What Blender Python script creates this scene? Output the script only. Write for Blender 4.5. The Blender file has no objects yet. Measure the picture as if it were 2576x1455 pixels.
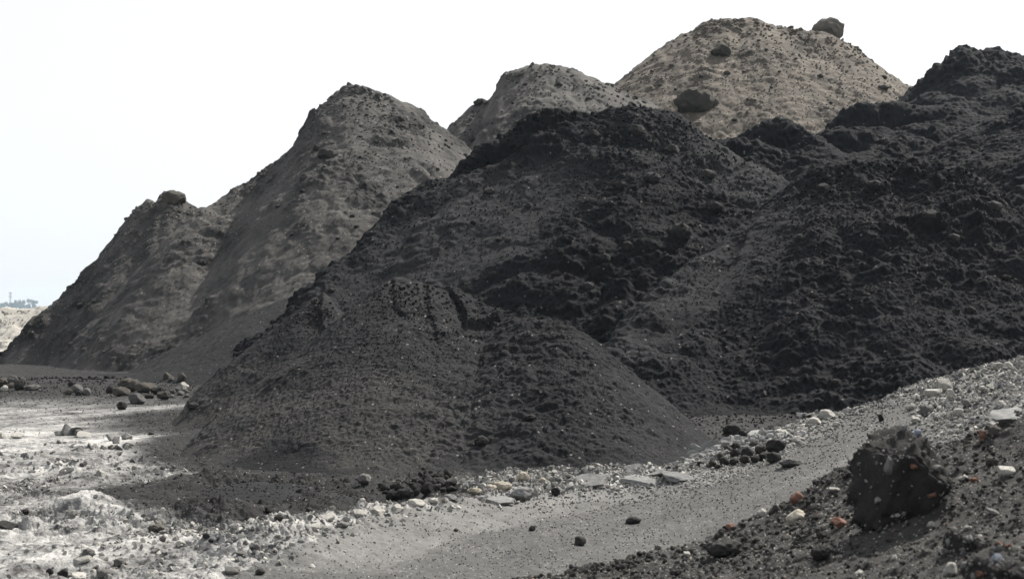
import bpy, bmesh, math, random
import numpy as np
from mathutils import Vector, Matrix, Euler
R = math.radians
random.seed(7)
rng = np.random.default_rng(11)
scene = bpy.context.scene
C = scene.collection

# ------------------------------------------------------------------ camera
CAM_Z, FPX, CX, HY = 1.7, 3538.0, 1287.5, 785.0      # eye height, focal length / centre / horizon in photo pixels (2575 wide)
cam_d = bpy.data.cameras.new('camera')
cam = bpy.data.objects.new('camera', cam_d); C.objects.link(cam)
cam.location = (0, 0, CAM_Z); cam.rotation_euler = (R(90), 0, 0)
cam_d.sensor_width = 36; cam_d.lens = 36 * FPX / 2575
cam_d.shift_y = (HY - 727.5) / 2575
cam_d.clip_start = 0.1; cam_d.clip_end = 9000
cam_d.dof.use_dof = True; cam_d.dof.focus_distance = 26; cam_d.dof.aperture_fstop = cam_d.lens / 1000 / 0.0095
scene.camera = cam
# ------------------------------------------------------------------ sky, sun, exposure
SUN_EL, SUN_AZ = 47.0, 40.0                            # azimuth: degrees from straight ahead (+Y) towards the right (+X)
w = bpy.data.worlds.new('World'); scene.world = w; w.use_nodes = True
nt = w.node_tree; bg = nt.nodes['Background']
sky = nt.nodes.new('ShaderNodeTexSky'); sky.sky_type = 'NISHITA'; sky.sun_disc = False
sky.sun_elevation = R(SUN_EL); sky.sun_rotation = R(SUN_AZ)
sky.air_density = 1.0; sky.dust_density = 2.5; sky.ozone_density = 1.0
hsv = nt.nodes.new('ShaderNodeHueSaturation'); hsv.inputs['Saturation'].default_value = 0.35
veil = nt.nodes.new('ShaderNodeMix'); veil.data_type = 'RGBA'; veil.inputs[0].default_value = 0.55; veil.inputs[7].default_value = (9.6, 9.9, 10.3, 1)   # thin bright cloud all over
nt.links.new(sky.outputs[0], hsv.inputs['Color']); nt.links.new(hsv.outputs[0], veil.inputs[6]); nt.links.new(veil.outputs[2], bg.inputs['Color'])
bg.inputs['Strength'].default_value = 0.067
sd = bpy.data.lights.new('sun', 'SUN'); sd.energy = 5.0; sd.angle = R(0.5); sd.color = (1.0, 0.955, 0.89)
sun = bpy.data.objects.new('sun', sd); C.objects.link(sun)
sdir = Vector((math.sin(R(SUN_AZ)) * math.cos(R(SUN_EL)), math.cos(R(SUN_AZ)) * math.cos(R(SUN_EL)), math.sin(R(SUN_EL))))
sun.rotation_euler = (-sdir).to_track_quat('-Z', 'Y').to_euler(); sun.location = (20, 20, 40)
scene.view_settings.view_transform = 'Standard'; scene.view_settings.look = 'None'
scene.view_settings.exposure = 0.97; scene.view_settings.gamma = 1.0
scene.cycles.max_bounces = 4; scene.cycles.diffuse_bounces = 2; scene.cycles.glossy_bounces = 1
scene.cycles.volume_bounces = 0; scene.cycles.transmission_bounces = 1
scene.cycles.use_denoising = True; scene.cycles.denoiser = 'OPENIMAGEDENOISE'; scene.cycles.denoising_input_passes = 'RGB_ALBEDO_NORMAL'; scene.cycles.denoising_prefilter = 'ACCURATE'

# ------------------------------------------------------------------ noise (numpy)
def _h(ix, iy, iz, seed):
    with np.errstate(over='ignore'):
        h = (ix.astype(np.uint32) * np.uint32(374761393)) ^ (iy.astype(np.uint32) * np.uint32(668265263)) ^ (iz.astype(np.uint32) * np.uint32(2147483647)) ^ np.uint32((seed * 974711 + 12345) & 0xffffffff)
        h = (h ^ (h >> np.uint32(13))) * np.uint32(1274126177)
        h = (h ^ (h >> np.uint32(16))) * np.uint32(2246822519)
        return h ^ (h >> np.uint32(15))
_G = rng.normal(size=(64, 3)); _G /= np.linalg.norm(_G, axis=1)[:, None]; _G = _G.astype(np.float32)
def perlin(P, seed=0):
    P = P.astype(np.float32); I = np.floor(P); F = P - I; I = I.astype(np.int64)
    U = F * F * F * (F * (F * 6 - 15) + 10)
    out = np.zeros(len(P), np.float32)
    for c in range(8):
        o = (c & 1, (c >> 1) & 1, c >> 2)
        g = _G[_h(I[:, 0] + o[0], I[:, 1] + o[1], I[:, 2] + o[2], seed) & np.uint32(63)]
        wt = np.ones(len(P), np.float32)
        for k in range(3): wt *= U[:, k] if o[k] else 1 - U[:, k]
        out += wt * ((F[:, 0] - o[0]) * g[:, 0] + (F[:, 1] - o[1]) * g[:, 1] + (F[:, 2] - o[2]) * g[:, 2])
    return out * 1.6
def fbm(P, scale, octs=4, seed=0, gain=0.5):
    P = np.asarray(P, np.float32) / scale; a = 1.0; t = 0.0; s = np.zeros(len(P), np.float32)
    for k in range(octs):
        s += a * perlin(P * 2.03 ** k + 17.3 * k, seed + k); t += a; a *= gain
    return s / t
def bumps(P, cell, dens=0.7, seed=0, rmin=0.22):
    """height of round lumps (radius up to half a cell) strewn through space; metres"""
    Q = (P / cell).astype(np.float32); base = np.floor(Q - 0.5).astype(np.int64); out = np.zeros(len(P), np.float32)
    for c in range(8):
        i = base + np.array([c & 1, (c >> 1) & 1, c >> 2])
        h = _h(i[:, 0], i[:, 1], i[:, 2], seed); h2 = _h(i[:, 1], i[:, 2], i[:, 0], seed + 91)
        cx = i[:, 0] + (h & 1023) / 1023.; cy = i[:, 1] + ((h >> np.uint32(10)) & 1023) / 1023.; cz = i[:, 2] + ((h >> np.uint32(20)) & 1023) / 1023.
        u = (h2 & 1023) / 1023.; r = rmin + (0.5 - rmin) * u * u
        on = ((h2 >> np.uint32(12)) & 1023) / 1023. < dens
        d2 = (Q[:, 0] - cx) ** 2 + (Q[:, 1] - cy) ** 2 + (Q[:, 2] - cz) ** 2
        v = np.where(on, np.sqrt(np.maximum(0, r * r - d2)), 0)
        out = np.maximum(out, v)
    return out * cell
def billow(P, L, seed=0):
    return np.abs(perlin(np.asarray(P, np.float32) / L, seed)) * L
def sstep(a, b, x):
    t = np.clip((x - a) / (b - a), 0, 1); return t * t * (3 - 2 * t)
def inpoly(x, y, poly):
    ins = np.zeros(len(x), bool); n = len(poly); j = n - 1
    for i in range(n):
        xi, yi = poly[i]; xj, yj = poly[j]
        ins ^= ((yi > y) != (yj > y)) & (x < (xj - xi) * (y - yi) / (yj - yi + 1e-12) + xi); j = i
    return ins
def polydist(x, y, poly, closed=True):
    best = np.full(len(x), 1e9, np.float32); n = len(poly)
    for i in range(n if closed else n - 1):
        a = poly[i]; b = poly[(i + 1) % n]; dx, dy = b[0] - a[0], b[1] - a[1]; L = dx * dx + dy * dy + 1e-9
        t = np.clip(((x - a[0]) * dx + (y - a[1]) * dy) / L, 0, 1)
        best = np.minimum(best, np.hypot(x - a[0] - t * dx, y - a[1] - t * dy))
    return best
def soft_in(x, y, poly, wdt, jitter=None):
    d = polydist(x, y, poly); sd_ = np.where(inpoly(x, y, poly), d, -d)
    if jitter is not None: sd_ = sd_ + jitter
    return sstep(-wdt, wdt, sd_)
def at(px, py, D):
    return ((px - CX) / FPX * D, D, CAM_Z - (py - HY) / FPX * D)

# ------------------------------------------------------------------ objects
def tag(o, label=None, cat=None, group=None, kind=None):
    if label: o['label'] = label
    if cat: o['category'] = cat
    if group: o['group'] = group
    if kind: o['kind'] = kind
    return o
def mesh_np(name, V, F, attrs=None, smooth=True):
    me = bpy.data.meshes.new(name); F = np.asarray(F, np.int32); k = F.shape[1]
    me.vertices.add(len(V)); me.vertices.foreach_set('co', np.asarray(V, np.float32).ravel())
    me.loops.add(F.size); me.loops.foreach_set('vertex_index', F.ravel())
    me.polygons.add(len(F)); me.polygons.foreach_set('loop_start', np.arange(0, F.size, k, dtype=np.int32))
    me.polygons.foreach_set('use_smooth', np.full(len(F), smooth, bool))
    for nme, a in (attrs or {}).items():
        at_ = me.attributes.new(nme, 'FLOAT', 'POINT'); at_.data.foreach_set('value', np.asarray(a, np.float32))
    me.update(calc_edges=True); return me
def obj(name, me, mat, parent=None, loc=None):
    o = bpy.data.objects.new(name, me); C.objects.link(o)
    if mat and not me.materials: me.materials.append(mat)
    if loc is not None: o.location = loc
    if parent: o.parent = parent
    return o

# ------------------------------------------------------------------ materials
def srgb(r, g, b):
    f = lambda c: c / 12.92 if c <= 0.04045 else ((c + 0.055) / 1.055) ** 2.4
    return (f(r / 255), f(g / 255), f(b / 255), 1)
def soil(name, stops, fleck=None, fleck_scale=9, fleck_amt=0.06, rough=0.95, spec=0.15, grain=0.5, bump=0.6, var=0.25, fine=45.0, rand=0.0):
    """earth: colour ramp driven by the mesh's tone attribute (what lies there: coal, dust, lime; on two black heaps also painted light and shade) plus grain; pale grains strewn in it"""
    m = bpy.data.materials.new(name); m.use_nodes = True; nt = m.node_tree; N = nt.nodes; L = nt.links
    b = N['Principled BSDF']; b.inputs['Roughness'].default_value = rough; b.inputs['Specular IOR Level'].default_value = spec
    a = N.new('ShaderNodeAttribute'); a.attribute_name = 'tone'
    g = N.new('ShaderNodeNewGeometry')
    n1 = N.new('ShaderNodeTexNoise'); n1.inputs['Scale'].default_value = fine; n1.inputs['Detail'].default_value = 3; n1.inputs['Roughness'].default_value = 0.65
    n2 = N.new('ShaderNodeTexNoise'); n2.inputs['Scale'].default_value = 3.1; n2.inputs['Detail'].default_value = 4; n2.inputs['Roughness'].default_value = 0.7
    for n in (n1, n2): L.new(g.outputs['Position'], n.inputs['Vector'])
    def ma(op, x, y, z=None):
        q = N.new('ShaderNodeMath'); q.operation = op
        for i, v in enumerate((x, y, z)):
            if v is None: continue
            if isinstance(v, (int, float)): q.inputs[i].default_value = v
            else: L.new(v, q.inputs[i])
        return q.outputs[0]
    t = ma('MULTIPLY_ADD', ma('SUBTRACT', n1.outputs[0], 0.5), grain, a.outputs['Fac'])
    t = ma('MULTIPLY_ADD', ma('SUBTRACT', n2.outputs[0], 0.5), var, t)
    if rand:
        oi = N.new('ShaderNodeObjectInfo'); t = ma('MULTIPLY_ADD', ma('SUBTRACT', oi.outputs['Random'], 0.5), rand, t)
    cr = N.new('ShaderNodeValToRGB'); e = cr.color_ramp.elements
    while len(e) < len(stops): e.new(0.5)
    for i, (p, c) in enumerate(stops): e[i].position = p; e[i].color = c
    L.new(t, cr.inputs[0]); col = cr.outputs[0]
    if fleck:
        v = N.new('ShaderNodeTexVoronoi'); v.inputs['Scale'].default_value = fleck_scale; L.new(g.outputs['Position'], v.inputs['Vector'])
        sx = N.new('ShaderNodeSeparateColor'); L.new(v.outputs['Color'], sx.inputs[0])
        on = ma('LESS_THAN', sx.outputs[0], fleck_amt); near = ma('LESS_THAN', v.outputs['Distance'], ma('MULTIPLY_ADD', sx.outputs[1], 0.25, 0.16))
        mx = N.new('ShaderNodeMix'); mx.data_type = 'RGBA'; L.new(ma('MULTIPLY', on, near), mx.inputs[0]); L.new(col, mx.inputs[6]); mx.inputs[7].default_value = fleck; col = mx.outputs[2]
    L.new(col, b.inputs['Base Color'])
    bp = N.new('ShaderNodeBump'); bp.inputs['Strength'].default_value = bump; bp.inputs['Distance'].default_value = 0.02
    L.new(n1.outputs[0], bp.inputs['Height']); L.new(bp.outputs[0], b.inputs['Normal'])
    return m
def lin(*v): return (v[0], v[1], v[2], 1)
M = {}
M['brown'] = soil('brown_spoil', [(0.00, lin(0.0135, 0.0133, 0.0130)), (0.45, lin(0.0430, 0.0413, 0.0390)), (0.80, lin(0.0770, 0.0725, 0.0668)), (1.00, lin(0.1160, 0.1080, 0.0980))], fleck=lin(.17, .155, .13), fleck_scale=13, fleck_amt=.06)
M['tan'] = soil('tan_spoil', [(0.00, lin(0.0250, 0.0225, 0.0198)), (0.45, lin(0.0670, 0.0585, 0.0488)), (0.80, lin(0.1040, 0.0895, 0.0735)), (1.00, lin(0.1500, 0.1300, 0.1070))], fleck=lin(.25, .215, .17), fleck_scale=10, fleck_amt=.10)
M['black'] = soil('black_spoil', [(0.00, lin(0.0066, 0.0070, 0.0078)), (0.50, lin(0.0118, 0.0124, 0.0137)), (0.80, lin(0.0255, 0.0259, 0.0268)), (1.00, lin(0.0490, 0.0480, 0.0465))], fleck=lin(.12, .11, .10), fleck_scale=14, fleck_amt=.03, spec=.08, rough=1.0)
M['front'] = soil('charcoal_spoil', [(0.00, lin(0.0083, 0.0086, 0.0093)), (0.45, lin(0.0205, 0.0209, 0.0220)), (0.75, lin(0.0400, 0.0388, 0.0370)), (1.00, lin(0.0770, 0.0715, 0.0640))], fleck=lin(.16, .15, .14), fleck_scale=24, fleck_amt=.04, spec=.08, rough=1.0, fine=70)
M['ground'] = soil('pale_ground', [(0.00, lin(0.0120, 0.0118, 0.0118)), (0.30, lin(0.0620, 0.0610, 0.0597)), (0.60, lin(0.1600, 0.1575, 0.1525)), (0.85, lin(0.2800, 0.2750, 0.2630)), (1.00, lin(0.3800, 0.3700, 0.3500))], fleck=lin(.22, .21, .195), fleck_scale=45, fleck_amt=.05, fine=60, grain=.75, var=.45)
M['track'] = soil('dirt_track', [(0.00, lin(0.0240, 0.0237, 0.0230)), (0.50, lin(0.0700, 0.0690, 0.0660)), (1.00, lin(0.1850, 0.1820, 0.1740))], fleck=lin(.24, .23, .205), fleck_scale=50, fleck_amt=.12, fine=80, grain=.6, var=.3)
M['bank'] = soil('dark_gravel', [(0.00, lin(0.0140, 0.0135, 0.0130)), (0.50, lin(0.0400, 0.0385, 0.0360)), (1.00, lin(0.1150, 0.1090, 0.1000))], fleck=lin(.26, .25, .23), fleck_scale=70, fleck_amt=.07, fine=120, grain=.7)
M['palebank'] = soil('pale_gravel', [(0.0, lin(.10, .096, .09)), (0.5, lin(.30, .285, .255)), (1.0, lin(.5, .475, .43))], fine=14, grain=.8, var=.3)
def stone(name, c0, c1, rough=.95, spec=.12, rand=.5, fine=40., bump=.5):
    return soil(name, [(0.0, c0), (1.0, c1)], rough=rough, spec=spec, grain=.9, var=.4, fine=fine, rand=rand, bump=bump)
M['darkstone'] = stone('dark_clod', lin(.009, .009, .0095), lin(.045, .043, .040))
M['greystone'] = stone('grey_stone', lin(.04, .039, .038), lin(.15, .144, .136))
M['palestone'] = stone('pale_stone', lin(.14, .134, .122), lin(.40, .385, .35))
M['bluestone'] = stone('blue_grey_stone', lin(.10, .112, .135), lin(.24, .26, .30))
M['redstone'] = stone('brick_red_stone', lin(.08, .042, .033), lin(.21, .118, .088))
M['tanstone'] = stone('tan_stone', lin(.07, .062, .052), lin(.27, .235, .19))
M['dustboulder'] = stone('dusty_boulder', lin(.05, .046, .040), lin(.15, .136, .115))
M['umber'] = stone('umber_boulder', lin(.022, .021, .018), lin(.062, .058, .049))
M['crust'] = stone('lime_crust', lin(.075, .075, .075), lin(.225, .222, .214), fine=30)
M['cream'] = stone('cream_stone', lin(.17, .148, .116), lin(.38, .35, .295))
M['brownstone'] = stone('brown_clod', lin(.026, .0245, .022), lin(.09, .083, .072))

# ------------------------------------------------------------------ spoil heaps as height functions
class Ridge:
    """ground heaped along crest lines, falling at an angle of repose that may differ per side; vertex = px, py, distance[, left, right, front, back slope]"""
    def __init__(s, lines, slope=(.8, .8, .8, .8), r=.35, step=.22, warp=.18, seed=0):
        P, S = [], []
        for ln in lines:
            vs = []
            for v in ln:
                sl = list(slope)
                if len(v) > 3:
                    for i, q in enumerate(v[3:]):
                        if q is not None: sl[i] = q
                vs.append((np.array(at(*v[:3])), np.array(sl)))
            for (a, sa), (b, sb) in zip(vs[:-1], vs[1:]):
                n = max(1, int(np.linalg.norm(b - a) / step))
                for k in range(n):
                    t = k / n; P.append(a + (b - a) * t); S.append(sa + (sb - sa) * t)
            P.append(vs[-1][0]); S.append(vs[-1][1])
        s.P = np.array(P, np.float32); s.S = np.array(S, np.float32); s.r = r; s.warp = warp; s.seed = seed
    def z(s, x, y):
        x = np.asarray(x, np.float32); y = np.asarray(y, np.float32)
        if s.warp:
            Q = np.stack([x, y, 0 * x], 1)
            wx = s.warp * fbm(Q, 2.6, 2, s.seed + 5); wy = s.warp * fbm(Q, 2.6, 2, s.seed + 9); x = x + wx; y = y + wy
        best = np.full(len(x), -1e6, np.float32)
        for (px, py, pz), (sl, sr, sf, sb) in zip(s.P, s.S):
            ca, sa = py / math.hypot(px, py), px / math.hypot(px, py); ux = x - px; uy = y - py; dx = ux * ca - uy * sa; dy = ux * sa + uy * ca; d2 = dx * dx + dy * dy + 1e-6; wx = dx * dx / d2
            k = (1 - wx) * np.where(dy < 0, sf, sb) + wx * np.where(dx < 0, sl, sr)
            np.maximum(best, pz - k * (np.sqrt(d2 + s.r * s.r) - s.r), out=best)
        return best
H = {}
H['h1'] = Ridge([[(-160, 1030, 46, 1.7), (0, 905, 47, 1.7), (90, 795, 48, 1.7), (165, 722, 49, 1.7), (250, 642, 50, 1.7), (330, 540, 51, 1.7), (358, 508, 51, 1.6), (375, 496, 51, 1.6), (400, 500, 51, 2), (404, 486, 50.6, 4), (436, 482, 50.6, 2), (470, 502, 50.6, 1.5), (500, 524, 50.8, 1.3), (560, 570, 50.8, 1.3)]], (.9, .75, .66, .8), r=.12, warp=.1, seed=1)
H['h2'] = Ridge([[(500, 528, 47, 1.2), (560, 492, 48, 1.3), (640, 444, 49, 1.4), (722, 382, 49.6, 1.5), (764, 345, 50, 1.6), (774, 312, 50, 4), (791, 270, 50, 4.0), (840, 238, 50, 1.8), (880, 212, 50, 1.5), (950, 223, 50, 1.1), (1000, 254, 50), (1060, 296, 50.3), (1130, 350, 51)],
                  [(880, 212, 50, 1.5), (900, 360, 47.6, 1.2), (760, 560, 44.3, 1.), (640, 740, 41.5)]], (.84, .80, .74, .85), r=.4, seed=2)
H['h3'] = Ridge([[(1126, 345, 56, 1.6), (1160, 296, 56, 1.5), (1195, 256, 56, 2.), (1252, 245, 56, 1.1), (1264, 210, 55.5, 4.), (1276, 182, 55.5, 4.), (1330, 162, 55.5, 1.6), (1370, 152, 55.5, 1.4), (1430, 167, 55.5, 1.1), (1500, 197, 55.5), (1560, 220, 56), (1660, 275, 56)]], (.85, .8, .76, .85), r=.4, seed=3)
H['h4'] = Ridge([[(1560, 214, 62, 1.0), (1612, 190, 62, 1.2), (1650, 148, 62, 1.3), (1700, 100, 62, 1.2), (1742, 76, 62), (1800, 52, 62), (1890, 43, 62), (1950, 65, 62), (2040, 77, 62), (2120, 106, 62, None, 1.1), (2172, 146, 62, None, 1.1), (2230, 190, 61.5, None, 1.), (2300, 214, 61, None, .9), (2420, 262, 59)]], (.85, .75, .72, .85), r=.7, seed=4)
H['far'] = Ridge([[(2300, 222, 57, 1.), (2350, 190, 57, 1.2), (2376, 152, 57, 1.8), (2420, 121, 57, 1.3), (2480, 122, 57), (2545, 131, 57), (2600, 160, 57), (2700, 210, 57)]], (.8, .8, .75, .85), r=.4, seed=5)
H['mid'] = Ridge([[(560, 990, 31, 1.3), (640, 882, 32.3, 1.4), (800, 710, 34.2, 1.4), (940, 574, 36, 1.4), (1005, 522, 36.8, 1.4, None, 1.0), (1090, 464, 37.5, 1.4, None, 2.0), (1170, 412, 38, 1.5, None, 3.), (1220, 360, 38.5, 1.8, None, 3.), (1270, 324, 38.5, 1.6, None, 3.), (1350, 287, 38.5, 1.4, None, 3.), (1450, 272, 38.5, 1., None, 1.6), (1580, 272, 38.5), (1680, 290, 38.5), (1740, 316, 38.3), (1800, 352, 38, None, 1.2), (1850, 394, 37.6, None, 1.2), (1920, 444, 37, None, 1.2), (1985, 498, 36.3, None, 1.2)],
                  [(640, 890, 32.1, 1.3), (800, 718, 34, 1.3), (940, 584, 35.7, 1.3), (1005, 537, 36.3, 1.3), (1100, 475, 36.9, 1.3), (1180, 432, 37.2), (1260, 405, 37.4), (1340, 375, 37.6), (1400, 335, 38), (1470, 300, 38.2)],
                  [(1580, 272, 38.5), (1640, 400, 36.2), (1650, 520, 34)]], (.85, .78, .72, .8), r=.3, seed=6)
H['lump'] = Ridge([[(1780, 370, 43, 1.), (1850, 335, 43, 1.1), (1900, 306, 43, 2.5, None, 2.6), (1950, 297, 43, 2.5, None, 2.6), (2000, 318, 42.6, None, None, 2.2), (2060, 350, 42), (2150, 398, 41)], [(1800, 378, 42.6), (1860, 362, 42.4), (1930, 368, 42.1), (2010, 374, 41.9), (2060, 388, 41.7)], [(1905, 372, 42.2), (1930, 420, 41), (1900, 470, 39.9)]], (.85, .8, .62, .8), r=.25, seed=7)
H['lumpb'] = Ridge([[(2040, 350, 44.5, 1.4, None, 2.), (2080, 322, 44.5, 1.4, None, 2.5), (2150, 319, 44.5, None, None, 2.5), (2210, 346, 44, None, None, 2.), (2290, 392, 43), (2350, 425, 42)], [(2060, 372, 43.7), (2140, 376, 43.5), (2220, 388, 43.2)]], (.85, .8, .6, .8), r=.25, seed=8)
H['knob'] = Ridge([[(2090, 314, 48, 1.3), (2145, 270, 48, 2.2, None, 2.5), (2180, 248, 48, 2.2, None, 2.6), (2240, 247, 48, None, None, 2.6), (2290, 262, 48, None, None, 2.), (2400, 266, 48), (2450, 282, 47.5), (2495, 304, 47)], [(2110, 322, 47.2), (2200, 316, 47), (2290, 306, 47.1), (2400, 290, 47.4)]], (.9, .8, .62, .8), r=.25, seed=9)
H['edge'] = Ridge([[(2270, 430, 38.5, 1.1), (2350, 375, 38.5, 1.1), (2440, 325, 38.5), (2520, 292, 38.5), (2600, 262, 38.5), (2750, 220, 38.5)]], (.85, .8, .62, .8), r=.3, seed=10)
H['edgeb'] = Ridge([[(2470, 478, 33.5, 1.1), (2520, 430, 33.5, 1.2), (2580, 375, 33.5), (2650, 330, 33.5), (2800, 280, 33.5)]], (.85, .8, .6, .8), r=.3, seed=11)
H['right'] = Ridge([[(1440, 965, 23.4, 1.5, None, .42), (1530, 868, 25.4, 1.5, None, .46), (1610, 776, 26.6, 1.5, None, .5), (1690, 698, 27.8, 1.5, None, .54), (1770, 638, 28.7, 1.5, None, .57), (1850, 582, 29.4, 1.5, None, .6), (1935, 524, 30, 1.5), (1985, 486, 30.3, 1.8), (2015, 450, 30.4, 2.0), (2060, 424, 30.4), (2130, 412, 30.4), (2200, 397, 30.4), (2280, 402, 30.4), (2350, 410, 30.2), (2420, 435, 30), (2485, 475, 29.6), (2620, 520, 29.2), (2760, 560, 29)]], (.85, .8, .64, .8), r=.3, seed=12)
H['front'] = Ridge([[(470, 1200, 15.6, .8), (540, 1142, 17.2, 1.3), (602, 1080, 18.6, 1.7), (660, 1008, 18.9, 1.7), (720, 938, 19.2, 1.6), (790, 866, 19.4, 1.5), (850, 806, 19.4, 1.4), (925, 736, 19.4, 1.3), (985, 693, 19.2, 1.2), (1060, 706, 19.2), (1130, 730, 19.2), (1200, 767, 19.0), (1270, 794, 18.6), (1330, 784, 18.2), (1400, 787, 18, None, 1.0), (1480, 852, 17.7, None, 1.2), (1540, 896, 17.5, None, 1.3), (1600, 946, 17.4, None, 1.3), (1665, 995, 17.3, None, 1.3), (1720, 1050, 17.2, None, 1.3), (1780, 1100, 17, None, 1.3), (1840, 1140, 16.8, None, 1.2)], [(1400, 787, 18), (1418, 900, 16.9), (1436, 1010, 15.9)], [(985, 693, 19.2), (905, 850, 17.7), (835, 1000, 16.3), (790, 1090, 15.5)]], (.8, .8, .47, .8), r=.10, warp=.05, step=.1, seed=13)
H['frontb'] = Ridge([[(470, 1060, 22.4, 1.2), (550, 965, 22.6, 1.5), (640, 875, 22.8, 1.5), (690, 830, 22.8, 1.5), (742, 780, 22.8, 1.4), (780, 745, 22.8, 1.3), (800, 738, 22.8), (835, 760, 22.8, None, 1.2), (872, 792, 22.7, None, 1.1), (960, 855, 22.5)]], (.8, .8, .66, .8), r=.08, warp=.05, step=.1, seed=14)
H['apron'] = Ridge([[(230, 1262, 13.0, .12), (350, 1240, 13.2, .15), (480, 1216, 13.4, .2), (570, 1199, 13.3), (650, 1190, 13.2), (740, 1198, 13.1), (830, 1215, 12.9), (920, 1234, 12.7), (1000, 1253, 12.5), (1060, 1264, 12.4)]], (.25, .3, .14, .2), r=.15, warp=.1, step=.12, seed=15)
H['pale'] = Ridge([[(-700, 772, 74), (-250, 776, 72), (0, 777, 70), (45, 772, 70), (100, 771, 70), (300, 790, 72), (600, 800, 74)]], (.4, .4, .33, .4), r=.6, seed=16)
H['skirt'] = Ridge([[(735, 745, 39.6, .5, .6, .34), (640, 805, 38.4, .5, .6, .32), (560, 858, 37.4, .4, .6, .28), (470, 922, 36, .35, .6, .16), (330, 935, 37.2, .3, .6, .12), (160, 940, 38.6, .3, .6, .12), (0, 945, 40, .3, .6, .12)]], (.5, .6, .3, .2), r=.3, warp=.2, seed=17)
def allz(names, x, y):
    o = np.full(len(x), -1e6, np.float32)
    for n in names: o = np.maximum(o, H[n].z(x, y))
    return o
def pick(px, py, f, d0=4, d1=72, n=1400):
    D = np.linspace(d0, d1, n).astype(np.float32); x = (px - CX) / FPX * D; zr = CAM_Z - (py - HY) / FPX * D
    k = np.nonzero(f(x, D) >= zr)[0]
    k = k[0] if len(k) else n - 1
    return float(x[k]), float(D[k])

# ------------------------------------------------------------------ ground
berm = Ridge([[(1800, 1138, 18.4), (1850, 1108, 18.3), (1900, 1088, 18.2), (1960, 1092, 18.1), (2050, 1044, 18.0), (2110, 1062, 17.7), (2200, 1050, 17.4), (2290, 1010, 16.9), (2350, 975, 16.5), (2450, 940, 16.0), (2580, 905, 15.4), (2800, 862, 15.2), (3100, 850, 15.2)]], (.35, .1, .17, .8), r=.12, step=.15, warp=.12, seed=21)
verge = Ridge([[(700, 1352, 9.9), (830, 1318, 10.5), (1000, 1282, 11.3), (1150, 1250, 12.0), (1250, 1212, 12.9), (1320, 1196, 13.4), (1420, 1191, 13.5), (1560, 1186, 13.7), (1680, 1188, 13.6), (1760, 1192, 13.5), (1880, 1164, 14.4)]], (.3, .3, .22, .5), r=.08, step=.12, warp=.1, seed=22)
TRACK_E = [(-2.2, 8.0), (-1.35, 9.9), (-.95, 11.0), (-.1, 12.2), (.7, 13.1), (1.7, 13.5), (2.6, 14.3), (3.3, 15.7), (3.9, 16.9), (4.5, 16.6), (4.1, 14.0), (3.5, 11.6), (2.6, 9.6), (1.6, 7.2), (.4, 5.0), (-1.2, 5.0)]
def ground_base(x, y):
    x = np.asarray(x, np.float32); y = np.asarray(y, np.float32)
    Q = np.stack([x, y, 0 * x], 1)
    z = 0.05 * fbm(Q, 3.0, 3, 31)
    for rd in (berm, verge):
        near = (y < 24) & (y > 3)
        b = np.full(len(x), -5.0, np.float32)
        if near.any(): b[near] = rd.z(x[near], y[near])
        z = np.logaddexp(z / .05, np.maximum(b, -2) / .05) * .05
    return z

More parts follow.
